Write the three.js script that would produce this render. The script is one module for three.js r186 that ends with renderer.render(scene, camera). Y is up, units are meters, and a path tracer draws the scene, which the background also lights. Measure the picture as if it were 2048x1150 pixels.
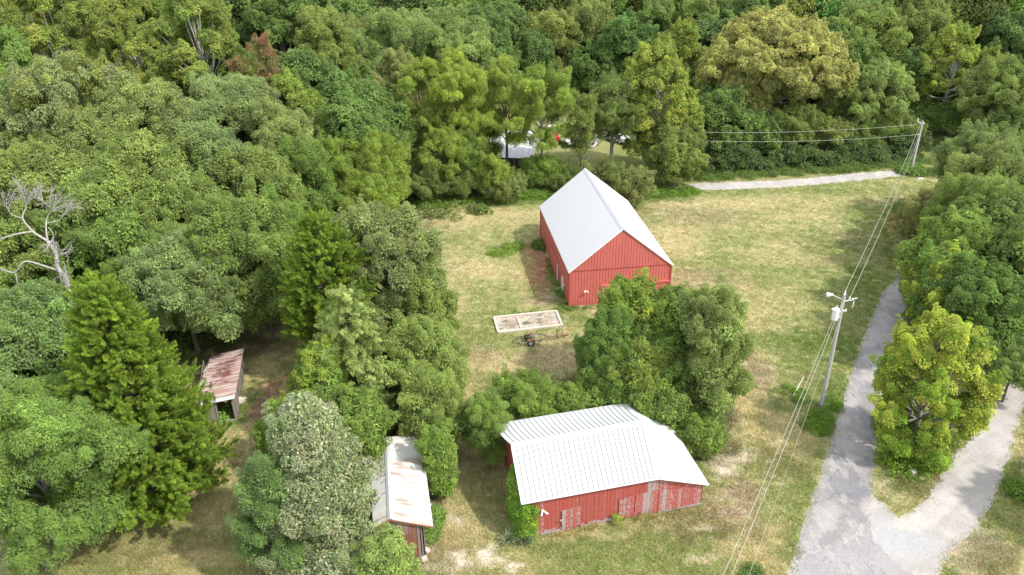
import * as THREE from 'three';
import { mergeGeometries } from 'three/addons/utils/BufferGeometryUtils.js';

// ---------------------------------------------------------------- camera, sky, sun, exposure
const scene = new THREE.Scene();
const camera = new THREE.PerspectiveCamera(39.91, 1024 / 575, 0.5, 6000);
camera.position.set(0, 39, 0);
camera.rotation.order = 'YXZ';
camera.rotation.set(-0.49136, 0, -0.01374);
const renderer = new THREE.WebGLRenderer({ antialias: true });
renderer.toneMapping = THREE.LinearToneMapping;
renderer.toneMappingExposure = 1.22;
renderer.shadowMap.enabled = true;
const SKY = 1.7;
const SUN = new THREE.Vector3(0.8, 1, 0.42).normalize();
{ // hazy summer sky with thin bright cloud, brighter around the sun
  const W = 512, H = 256, d = new Float32Array(W * H * 4);
  const hash = (x, y) => { let n = Math.imul(x & 255, 374761393) + Math.imul(y & 255, 668265263); n = Math.imul(n ^ (n >>> 13), 1274126177); return ((n ^ (n >>> 16)) >>> 0) / 4294967296; };
  const noise = (x, y) => { const ix = Math.floor(x), iy = Math.floor(y), u = x - ix, v = y - iy, p = u * u * (3 - 2 * u), q = v * v * (3 - 2 * v), a = hash(ix, iy), b = hash(ix + 1, iy), c = hash(ix, iy + 1), e = hash(ix + 1, iy + 1); return a + (b - a) * p + (c - a) * q + (a - b - c + e) * p * q; };
  for (let j = 0; j < H; j++) for (let i = 0; i < W; i++) {
    const el = ((j + 0.5) / H - 0.5) * Math.PI, az = ((i + 0.5) / W - 0.5) * 2 * Math.PI, y = Math.sin(el), x = Math.cos(az) * Math.cos(el), z = Math.sin(az) * Math.cos(el), o = (j * W + i) * 4;
    const up = Math.max(0, y), k = 1 / (up + 0.22), n = 0.5 * noise(x * k * 2 + 40, z * k * 2 + 40) + 0.3 * noise(x * k * 5 + 80, z * k * 5 + 20) + 0.2 * noise(x * k * 11 + 7, z * k * 11 + 60);
    const cloud = Math.min(1, Math.max(0, (n - 0.42) * 3.2)), haze = Math.pow(1 - up, 3), near = Math.pow(Math.max(0, x * SUN.x + y * SUN.y + z * SUN.z), 12) * 0.5;
    const c = [0.50 + 0.35 * haze, 0.55 + 0.32 * haze, 0.65 + 0.24 * haze], w = y < 0 ? 0.35 : 1;
    for (let m = 0; m < 3; m++) d[o + m] = SKY * w * (c[m] + (1.0 - c[m]) * cloud * 0.75 + near);
    d[o + 3] = 1;
  }
  const t = new THREE.DataTexture(d, W, H, THREE.RGBAFormat, THREE.FloatType);
  t.mapping = THREE.EquirectangularReflectionMapping; t.magFilter = THREE.LinearFilter; t.needsUpdate = true;
  scene.background = t; scene.environment = t;
}
const sun = new THREE.DirectionalLight(new THREE.Color(1, 0.95, 0.86), 3.7);
sun.name = 'sun';
sun.position.copy(SUN).multiplyScalar(200).add(new THREE.Vector3(0, 0, -70));
sun.target.position.set(0, 0, -70);
sun.castShadow = true; sun.shadow.radius = 3;
Object.assign(sun.shadow.camera, { left: -140, right: 140, top: 140, bottom: -140, near: 1, far: 500 });
sun.shadow.mapSize.set(4096, 4096);
scene.add(sun, sun.target);

// ---------------------------------------------------------------- helpers
function RNG(a) { return () => { a = (a + 0x6d2b79f5) | 0; let t = Math.imul(a ^ (a >>> 15), 1 | a); t = (t + Math.imul(t ^ (t >>> 7), 61 | t)) ^ t; return ((t ^ (t >>> 14)) >>> 0) / 4294967296; }; }
const h2 = (x, y) => { let n = Math.imul(x, 374761393) + Math.imul(y, 668265263); n = Math.imul(n ^ (n >>> 13), 1274126177); return ((n ^ (n >>> 16)) >>> 0) / 4294967296; };
function vn(x, y) {
  const ix = Math.floor(x), iy = Math.floor(y), fx = x - ix, fy = y - iy, u = fx * fx * (3 - 2 * fx), v = fy * fy * (3 - 2 * fy);
  const a = h2(ix, iy), b = h2(ix + 1, iy), c = h2(ix, iy + 1), d = h2(ix + 1, iy + 1);
  return a + (b - a) * u + (c - a) * v + (a - b - c + d) * u * v;
}
function fbm(x, y, o = 4) { let s = 0, a = 0.5, n = 0; for (let i = 0; i < o; i++) { s += a * vn(x, y); n += a; a *= 0.5; x = x * 2.03 + 17.1; y = y * 2.03 + 9.7; } return s / n; }
const clamp = (x, a = 0, b = 1) => Math.min(b, Math.max(a, x));
const sm = (a, b, x) => { const t = clamp((x - a) / (b - a)); return t * t * (3 - 2 * t); };
const mix3 = (a, b, t) => [a[0] + (b[0] - a[0]) * t, a[1] + (b[1] - a[1]) * t, a[2] + (b[2] - a[2]) * t];
const toS = (c) => { c = clamp(c); return Math.round(255 * (c <= 0.0031308 ? 12.92 * c : 1.055 * Math.pow(c, 1 / 2.4) - 0.055)); };
function tex(w, h, fn, repeat = true) {            // fn(u, v, px, py) -> linear colour
  const d = new Uint8Array(w * h * 4);
  for (let y = 0; y < h; y++) for (let x = 0; x < w; x++) {
    const c = fn((x + 0.5) / w, (y + 0.5) / h, x, y), o = (y * w + x) * 4;
    d[o] = toS(c[0]); d[o + 1] = toS(c[1]); d[o + 2] = toS(c[2]); d[o + 3] = 255;
  }
  const t = new THREE.DataTexture(d, w, h, THREE.RGBAFormat);
  t.colorSpace = THREE.SRGBColorSpace; t.magFilter = THREE.LinearFilter; t.minFilter = THREE.LinearFilter;
  t.wrapS = t.wrapT = repeat ? THREE.RepeatWrapping : THREE.ClampToEdgeWrapping;
  t.needsUpdate = true;
  return t;
}
const names = new Map();
function numbered(n) { const k = names.get(n) ?? 0; names.set(n, k + 1); return k ? n + '_' + String(k).padStart(3, '0') : n; }
function shade(o) { o.castShadow = true; o.receiveShadow = true; return o; }
function thing(name, label, category, [x, y, z] = [0, 0, 0], turn = 0, group) {
  const o = new THREE.Group();
  o.name = numbered(name); o.position.set(x, y, z); o.rotation.y = turn;
  o.userData = { label, category };
  if (group) o.userData.group = group;
  scene.add(o);
  return o;
}
function flat(gs) {
  const out = gs.map((g) => {
    g = g.index ? g.toNonIndexed() : g.clone();
    for (const k of Object.keys(g.attributes)) if (!['position', 'normal', 'uv'].includes(k)) g.deleteAttribute(k);
    if (!g.attributes.normal) g.computeVertexNormals();
    if (!g.attributes.uv) g.setAttribute('uv', new THREE.BufferAttribute(new Float32Array(g.attributes.position.count * 2), 2));
    return g;
  });
  return out.length === 1 ? out[0] : mergeGeometries(out);
}
function part(name, gs, m, parent) {
  const o = shade(new THREE.Mesh(flat([].concat(gs)), m));
  o.name = numbered(name);
  (parent ?? scene).add(o);
  return o;
}
function struct(name, gs, m) { const o = part(name, gs, m); o.userData.kind = 'structure'; o.castShadow = false; return o; }
const mat = (r, g, b, rough = 0.8, extra = {}) => new THREE.MeshStandardMaterial({ color: new THREE.Color().setRGB(r, g, b), roughness: rough, ...extra });
const mapped = (map, rough = 0.8, extra = {}) => new THREE.MeshStandardMaterial({ map, roughness: rough, ...extra });
const V = (x, y, z) => new THREE.Vector3(x, y, z);
// triangles from quads with uv in metres
function quads(list) {
  const p = [], u = [];
  for (const [a, b, c, d, ua] of list) {
    const w = ua ?? [[0, 0], [a.distanceTo(b), 0], [a.distanceTo(b), b.distanceTo(c)], [0, a.distanceTo(d)]];
    for (const [q, t] of [[a, 0], [b, 1], [c, 2], [a, 0], [c, 2], [d, 3]]) { p.push(q.x, q.y, q.z); u.push(w[t][0], w[t][1]); }
  }
  const g = new THREE.BufferGeometry();
  g.setAttribute('position', new THREE.BufferAttribute(new Float32Array(p), 3));
  g.setAttribute('uv', new THREE.BufferAttribute(new Float32Array(u), 2));
  g.computeVertexNormals();
  return g;
}
// a box from 4 bottom-ring corners to 4 top-ring corners (any hexahedron)
function hexa(b, t, uo = 0) {
  const q = (a, c, d, e) => { const w = a.distanceTo(c), h = a.distanceTo(e); return [a, c, d, e, [[uo, uo * 1.7], [uo + w, uo * 1.7], [uo + w, uo * 1.7 + h], [uo, uo * 1.7 + h]]]; };
  return quads([q(b[0], b[1], t[1], t[0]), q(b[1], b[2], t[2], t[1]), q(b[2], b[3], t[3], t[2]), q(b[3], b[0], t[0], t[3]), q(t[0], t[1], t[2], t[3]), q(b[3], b[2], b[1], b[0])]);
}
function box(w, h, d, x = 0, y = 0, z = 0, ry = 0, rx = 0, rz = 0) {
  const g = new THREE.BoxGeometry(w, h, d);
  g.applyMatrix4(new THREE.Matrix4().compose(V(x, y, z), new THREE.Quaternion().setFromEuler(new THREE.Euler(rx, ry, rz)), V(1, 1, 1)));
  return g;
}
function bar(a, b, r0, r1 = r0, seg = 8) {
  const d = b.clone().sub(a), g = new THREE.CylinderGeometry(r1, r0, d.length(), seg);
  g.applyMatrix4(new THREE.Matrix4().compose(a.clone().add(b).multiplyScalar(0.5), new THREE.Quaternion().setFromUnitVectors(V(0, 1, 0), d.normalize()), V(1, 1, 1)));
  return g;
}
function beam(a, b, w, h) {                          // a box-section bar
  const d = b.clone().sub(a), L = d.length(), g = new THREE.BoxGeometry(w, h, L), m = new THREE.Matrix4().lookAt(V(0, 0, 0), d.clone().normalize(), V(0, 1, 0));
  m.setPosition(a.clone().add(b).multiplyScalar(0.5));
  return g.applyMatrix4(m);
}
function taper(pts, r0, r1, seg = 7, n = 0) {        // a tapered, bending tube
  const c = new THREE.CatmullRomCurve3(pts), N = n || Math.max(2, pts.length * 3), fr = c.computeFrenetFrames(N), p = [], u = [], idx = [];
  for (let i = 0; i <= N; i++) {
    const q = c.getPointAt(i / N), r = r0 + (r1 - r0) * (i / N);
    for (let k = 0; k <= seg; k++) {
      const a = (k / seg) * Math.PI * 2, cs = Math.cos(a), sn = Math.sin(a), N1 = fr.normals[i], B = fr.binormals[i];
      p.push(q.x + r * (cs * N1.x + sn * B.x), q.y + r * (cs * N1.y + sn * B.y), q.z + r * (cs * N1.z + sn * B.z));
      u.push(k / seg, (i / N) * 4);
    }
  }
  for (let i = 0; i < N; i++) for (let k = 0; k < seg; k++) { const a = i * (seg + 1) + k, b = a + seg + 1; idx.push(a, a + 1, b, b, a + 1, b + 1); }
  const g = new THREE.BufferGeometry();
  g.setAttribute('position', new THREE.BufferAttribute(new Float32Array(p), 3));
  g.setAttribute('uv', new THREE.BufferAttribute(new Float32Array(u), 2));
  g.setIndex(idx); g.computeVertexNormals();
  return g;
}
function capped(r0, r1, h, x, y, z, seg = 14) { const g = new THREE.CylinderGeometry(r1, r0, h, seg); g.translate(x, y + h / 2, z); return g; }

// ---------------------------------------------------------------- ground
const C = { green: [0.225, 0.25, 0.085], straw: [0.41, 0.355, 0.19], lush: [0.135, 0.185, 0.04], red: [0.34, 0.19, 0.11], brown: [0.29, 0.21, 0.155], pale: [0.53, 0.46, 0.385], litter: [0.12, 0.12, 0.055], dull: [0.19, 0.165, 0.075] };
const LX0 = -56, LX1 = 70, LZ0 = -126, LZ1 = -25, GN = 640;
const blobs = [
  // [x, z, radius x, radius z, kind, weight]
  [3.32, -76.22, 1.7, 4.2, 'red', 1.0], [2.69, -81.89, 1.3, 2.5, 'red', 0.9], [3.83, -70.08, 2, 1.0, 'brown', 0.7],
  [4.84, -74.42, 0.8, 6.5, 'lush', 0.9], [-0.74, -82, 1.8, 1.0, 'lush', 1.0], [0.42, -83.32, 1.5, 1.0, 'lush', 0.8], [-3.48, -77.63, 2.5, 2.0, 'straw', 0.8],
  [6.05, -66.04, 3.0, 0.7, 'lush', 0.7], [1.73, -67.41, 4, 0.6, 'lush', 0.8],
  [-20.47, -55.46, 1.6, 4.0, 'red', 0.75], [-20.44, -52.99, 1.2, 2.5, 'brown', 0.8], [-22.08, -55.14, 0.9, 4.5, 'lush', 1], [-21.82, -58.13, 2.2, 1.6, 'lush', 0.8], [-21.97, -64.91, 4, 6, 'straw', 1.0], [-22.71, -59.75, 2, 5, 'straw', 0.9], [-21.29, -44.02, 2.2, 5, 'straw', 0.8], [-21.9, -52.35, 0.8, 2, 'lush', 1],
  [-21.43, -45.64, 2, 3, 'straw', 0.5], [-22.59, -37, 6, 2, 'dull', 0.6], [-19.54, -36.53, 3, 1.0, 'straw', 0.8],
  [-3.47, -41.63, 3, 5, 'dull', 0.4], [-5.37, -43.7, 1.6, 5, 'straw', 0.9], [-4.34, -38.84, 3, 2.5, 'straw', 0.85], [-5.17, -36.69, 2.2, 1.5, 'brown', 0.5], [-4.53, -44.75, 0.8, 1.4, 'lush', 0.4],
  [-3.61, -36.37, 0.55, 0.4, 'pale', 1], [-2.9, -35.91, 0.4, 0.3, 'pale', 0.9], [-1.48, -36.63, 0.7, 0.8, 'pale', 0.9], [-0.75, -36.2, 0.8, 0.35, 'pale', 1], [-2, -35.49, 0.9, 0.3, 'pale', 0.9], [-1.33, -37.04, 0.6, 0.5, 'pale', 0.7], [-0.37, -35.38, 0.35, 0.3, 'pale', 1], [0.13, -35.42, 0.35, 0.3, 'pale', 1], [-3.9, -39.88, 0.5, 0.4, 'pale', 0.7], [-4.44, -35.46, 1, 0.5, 'pale', 0.5], [-4.05, -44.74, 0.7, 0.5, 'pale', 0.5],
  [5.61, -38.65, 5, 0.9, 'straw', 0.85], [7.09, -37.31, 4.5, 1.6, 'lush', 0.35], [8.57, -36.45, 4, 2.2, 'green', 0.9], [12.31, -38.98, 3, 2, 'dull', 0.7],
  [15.3, -45.16, 1.2, 1.7, 'pale', 0.8], [15.07, -46.57, 1.5, 1.2, 'brown', 0.8], [16.68, -46.25, 0.9, 0.6, 'pale', 0.8], [15.35, -47.74, 2.4, 1.4, 'straw', 0.9], [16.04, -41.75, 1.7, 1.2, 'brown', 0.7], [14.93, -40.79, 0.7, 1.2, 'pale', 0.55], [18.4, -40.34, 0.5, 0.4, 'pale', 0.6], [12.63, -36.04, 0.9, 0.25, 'pale', 0.8], [12.63, -38.61, 0.4, 0.25, 'pale', 1], [12.24, -38.35, 0.3, 0.2, 'pale', 1], [15.08, -39.38, 1.6, 2, 'brown', 0.5], [14.92, -36.33, 1.6, 2.2, 'straw', 0.7], [11.43, -35.66, 1, 0.3, 'pale', 0.6],
  [19.42, -44.8, 2.0, 2.5, 'dull', 0.8], [19.04, -40.24, 1.5, 4, 'green', 0.8], [20.7, -43.18, 1.2, 4, 'lush', 0.4], [17.91, -36.7, 0.9, 2.0, 'lush', 0.7],
  [20.2, -52.75, 2.2, 4, 'straw', 0.9], [20.56, -57.1, 1.6, 3, 'brown', 0.6], [22.18, -57.45, 0.8, 0.4, 'pale', 0.6], [22.77, -54.44, 0.7, 0.5, 'pale', 0.5], [19.67, -49.48, 2.0, 2.5, 'straw', 0.8], [21.79, -47.6, 2, 1.6, 'straw', 0.7], [21.82, -52.03, 2, 1.2, 'lush', 0.6], [25.68, -56.21, 1.3, 0.9, 'brown', 0.4],
  [28.89, -60.94, 5, 2.6, 'lush', 0.8], [26, -61.87, 4, 2, 'lush', 0.6], [33.12, -67.24, 3.5, 5, 'lush', 0.7], [40.6, -78.12, 4, 8, 'lush', 0.7], [26.8, -53.99, 1.5, 3, 'lush', 0.9], [24.55, -50, 1.8, 1.8, 'lush', 1], [39.32, -83.42, 7, 2.2, 'dull', 0.5], [41.01, -84.77, 5, 1.6, 'brown', 0.35], [45.8, -90.62, 5, 3, 'lush', 0.4],
  [35.01, -73.53, 3, 10, 'lush', 0.7], [30.91, -69.32, 4, 5, 'green', 0.7], [37.34, -73.46, 2, 8, 'lush', 0.8], [46.32, -87.52, 5, 8, 'lush', 0.6], [27.7, -60.13, 4, 3, 'lush', 0.6], [19.39, -85.49, 4, 4, 'straw', 0.7], [23.62, -91.4, 6, 3, 'brown', 0.45], [25.79, -95.46, 9, 2.2, 'straw', 0.8], [19.86, -73.98, 5, 3, 'brown', 0.4], [20.47, -65.65, 4, 3, 'straw', 0.8], [24.93, -69.49, 5, 3, 'straw', 0.5], [31.87, -78.39, 6, 2, 'straw', 0.6], [32.28, -85.06, 8, 1.6, 'green', 0.6], [38.46, -98.53, 22, 2.2, 'lush', 0.45], [37.59, -95.9, 20, 2, 'straw', 0.4],
  [-10.1, -90.99, 9, 2.5, 'straw', 0.85], [-3.93, -93.18, 10, 2.2, 'straw', 0.7], [-9, -85.01, 4, 2, 'green', 0.6], [-6.59, -74.76, 2, 5, 'straw', 0.6], [-4.12, -66.31, 2.4, 2.4, 'green', 0.7], [-5.52, -57.74, 3, 3, 'straw', 0.75], [-1.16, -58.81, 5, 1.4, 'straw', 0.7], [-2.97, -60.07, 2, 1.2, 'brown', 0.4], [-3.6, -53.29, 3, 3, 'straw', 0.8], [5.25, -61.54, 3.5, 3, 'straw', 0.75], [2.85, -59.11, 3, 2, 'brown', 0.35], [-1.57, -56.12, 2.2, 1.2, 'lush', 0.35],
  [-4.68, -96.57, 14, 1.2, 'lush', 1], [2.58, -99.33, 8, 2.5, 'lush', 0.9], [19.66, -97.43, 6, 1.6, 'lush', 0.8],
  [28.11, -44.62, 1.6, 4.5, 'lush', 0.9], [28.83, -43.02, 1.8, 3.0, 'dull', 0.7], [25.83, -41.8, 0.8, 1.2, 'pale', 0.4], [26.85, -40.56, 1.6, 1.2, 'straw', 0.4], [35.51, -42.88, 1.5, 7, 'lush', 0.9], [32.18, -38.16, 1.5, 3, 'green', 0.8], [29.98, -37.11, 1.6, 1.6, 'pale', 0.55], [28.29, -35.68, 1.4, 1.2, 'pale', 0.5], [30.47, -35.65, 2, 2, 'dull', 0.6], [33.4, -47.95, 1, 4, 'brown', 0.4],
];
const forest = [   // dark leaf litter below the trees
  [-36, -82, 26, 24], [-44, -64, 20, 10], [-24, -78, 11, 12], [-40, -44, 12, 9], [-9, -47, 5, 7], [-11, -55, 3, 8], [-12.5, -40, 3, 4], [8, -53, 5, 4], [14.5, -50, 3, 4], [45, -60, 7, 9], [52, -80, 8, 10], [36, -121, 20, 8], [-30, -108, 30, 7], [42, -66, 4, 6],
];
function coarse(x, z) {
  const wx = x + (fbm(x * 0.9, z * 0.9, 3) - 0.5) * 2.2, wz = z + (fbm(x * 0.9 + 50, z * 0.9 + 20, 3) - 0.5) * 2.2;
  const n = fbm(x * 0.16 + 3, z * 0.22 + 8, 4), streak = fbm(x * 0.35 + z * 0.12, z * 1.5 - x * 0.35, 3), track = fbm(x * 1.5, z * 0.22, 3);
  const s = clamp(0.38 + (n - 0.5) * 2.1 + (streak - 0.5) * 1.1 * sm(2, 14, x) + (track - 0.5) * 0.9 * sm(8, -2, x));
  let c = mix3(C.green, C.straw, s);
  for (const [bx, bz, rx, rz, k, w] of blobs) {
    const dx = (wx - bx) / rx, dz = (wz - bz) / rz, d = dx * dx + dz * dz;
    if (d < 2.2) c = mix3(c, C[k], w * sm(1.5, 0.45, Math.sqrt(d) + (fbm(x * 2.3 + 7, z * 2.3, 2) - 0.5) * 0.9));
  }
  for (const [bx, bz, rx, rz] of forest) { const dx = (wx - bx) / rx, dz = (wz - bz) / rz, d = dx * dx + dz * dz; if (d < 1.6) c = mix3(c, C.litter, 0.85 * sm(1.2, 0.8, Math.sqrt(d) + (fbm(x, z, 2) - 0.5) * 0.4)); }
  return c;
}
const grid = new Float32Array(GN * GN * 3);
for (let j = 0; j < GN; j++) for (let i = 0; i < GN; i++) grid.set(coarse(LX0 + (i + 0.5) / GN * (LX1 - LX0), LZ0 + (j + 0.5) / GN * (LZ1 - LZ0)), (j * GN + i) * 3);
function groundAt(x, z) {
  const u = clamp((x - LX0) / (LX1 - LX0) * GN - 0.5, 0, GN - 1.001), v = clamp((z - LZ0) / (LZ1 - LZ0) * GN - 0.5, 0, GN - 1.001), i = Math.floor(u), j = Math.floor(v), fu = u - i, fv = v - j, o = (j * GN + i) * 3, r = [0, 0, 0];
  for (let k = 0; k < 3; k++) r[k] = (grid[o + k] * (1 - fu) + grid[o + 3 + k] * fu) * (1 - fv) + (grid[o + GN * 3 + k] * (1 - fu) + grid[o + GN * 3 + 3 + k] * fu) * fv;
  return r;
}
function grassAt(x, z) {                              // with the flecks of dry and fresh grass between
  const c = groundAt(x, z), w = x > 4 ? 1 : 0.4, a = fbm(x * 1.1 + z * 0.5 * w, z * 3.4 - x * 1.3 * w, 3), b = fbm(x * 2.6 + 31, z * 3.1 + 7, 2);
  const dry = sm(0.52, 0.72, a * 0.6 + b * 0.4), wet = sm(0.46, 0.3, a * 0.5 + b * 0.5);
  const lum = c[0] + c[1] + c[2], k = lum < 0.4 ? 0.35 : 1;
  return mix3(mix3(c, [0.50, 0.43, 0.26], dry * 0.42 * k), [0.16, 0.20, 0.055], wet * 0.35 * k);
}
function sheet(x0, x1, z0, z1, y) {
  const q = quads([[V(x0, y, z1), V(x1, y, z1), V(x1, y, z0), V(x0, y, z0), [[0, 0], [1, 0], [1, 1], [0, 1]]]]);
  return q;
}
{
  const far = tex(512, 512, (u, v, px, py) => {
    const n = fbm(px / 20, py / 20, 4), f = h2(px, py), k = 0.6 + n * 0.6 + (f - 0.5) * 0.3, c = mix3([0.07, 0.075, 0.035], [0.13, 0.14, 0.05], n);
    return [c[0] * k, c[1] * k, c[2] * k];
  });
  far.repeat.set(160, 160);
  struct('ground', quads([[V(-1600, -0.004, 200), V(1600, -0.004, 200), V(1600, -0.004, -3000), V(-1600, -0.004, -3000), [[0, 0], [1, 0], [1, 1], [0, 1]]]]), mapped(far, 1));
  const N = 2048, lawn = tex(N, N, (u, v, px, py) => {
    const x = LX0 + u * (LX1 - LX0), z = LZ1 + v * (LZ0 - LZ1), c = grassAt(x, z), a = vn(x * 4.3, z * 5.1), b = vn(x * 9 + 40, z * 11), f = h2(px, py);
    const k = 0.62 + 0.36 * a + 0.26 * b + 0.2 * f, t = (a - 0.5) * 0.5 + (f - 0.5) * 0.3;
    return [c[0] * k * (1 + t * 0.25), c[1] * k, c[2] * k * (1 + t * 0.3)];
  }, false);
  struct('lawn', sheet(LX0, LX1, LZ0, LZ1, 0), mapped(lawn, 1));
  const meadow = tex(512, 512, (u, v, px, py) => {
    const n = fbm(px / 26, py / 60, 4), f = h2(px, py), c = mix3([0.16, 0.2, 0.05], [0.30, 0.27, 0.12], clamp(0.2 + (n - 0.5) * 2.4)), k = 0.75 + f * 0.5;
    return [c[0] * k, c[1] * k, c[2] * k];
  }, false);
  struct('meadow', sheet(-24, 70, -164, -103, 0.006), mapped(meadow, 1));
}
// ---------------------------------------------------------------- roads
function ribbonShape(pts, seed, jag = 0.12) {        // outline in metres, with a ragged edge
  const r = RNG(seed), out = [];
  for (let i = 0; i < pts.length; i++) {
    const [x, z] = pts[i], [x2, z2] = pts[(i + 1) % pts.length], L = Math.hypot(x2 - x, z2 - z), n = Math.max(1, Math.round(L / 0.35));
    for (let k = 0; k < n; k++) out.push([x + (x2 - x) * k / n + (r() - 0.5) * 2 * jag, z + (z2 - z) * k / n + (r() - 0.5) * 2 * jag]);
  }
  return out;
}
function slab(pts, y, X0, X1, Z0, Z1) {
  const s = new THREE.Shape(pts.map(([x, z]) => new THREE.Vector2(x, -z))), g = new THREE.ShapeGeometry(s);
  g.rotateX(-Math.PI / 2); g.translate(0, y, 0);
  const p = g.attributes.position, u = g.attributes.uv;
  for (let i = 0; i < p.count; i++) u.setXY(i, (p.getX(i) - X0) / (X1 - X0), (Z1 - p.getZ(i)) / (Z1 - Z0));
  return g;
}
const RX0 = 12, RX1 = 66, RZ0 = -112, RZ1 = -28;
const roadPts = [[14.85, -31.76], [16.8, -34.69], [18.85, -38.41], [21.95, -43.68], [25.18, -49.36], [28.82, -55.99], [33.5, -63.9], [38.14, -71.22], [42.35, -75.63], [50.28, -84.47], [57.28, -91.82], [62.54, -99.45], [65.51, -101.23], [60.36, -91.71], [53.59, -82.96], [47.6, -76.67], [42.28, -71.65], [36.73, -64.27], [33.34, -58.35], [30.43, -52.51], [27.73, -47.47], [25.48, -43.08], [24.37, -40.61], [24.03, -38.31], [25.35, -36.15], [26.27, -34.14], [26.19, -31.58]];
const gravelPts = [[24.96, -41.82], [25.08, -41.08], [25.39, -40.35], [25.59, -39.64], [26.13, -39.49], [26.72, -39.76], [28.25, -41.02], [30.67, -43.5], [33.76, -46.76], [36.84, -49.73], [40, -52.98], [43.04, -55.79], [47.02, -59.63], [52.22, -64.79], [52.94, -62.93], [47.59, -58], [43.66, -54.31], [40.98, -51.26], [37.48, -46.68], [34.42, -42.65], [32.86, -40.93], [31.76, -39.53], [29.68, -37.77], [27.65, -36.31], [25.82, -34.15], [24.71, -33.41], [23.91, -35.76], [23.09, -37.24], [23.39, -38.77]];
const lanePts = [[20.98, -101.23], [25.31, -102.4], [30.89, -102.76], [37.19, -103.1], [43.11, -104.25], [49.23, -105.63], [54.51, -106.44], [59.38, -106.25], [63.62, -104.85], [67.2, -103.7], [73.53, -103.85], [71.71, -100.79], [65.74, -101.03], [61.99, -102.33], [58.35, -104.05], [54.16, -104.02], [48.07, -102.68], [42.11, -101.36], [36.38, -100.45], [30.17, -99.94], [24.76, -99.78], [20.59, -99.02]];
const inside = (x, z, P) => { let c = false; for (let i = 0, j = P.length - 1; i < P.length; j = i++) { const [xi, zi] = P[i], [xj, zj] = P[j]; if ((zi > z) !== (zj > z) && x < (xj - xi) * (z - zi) / (zj - zi) + xi) c = !c; } return c; };
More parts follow.
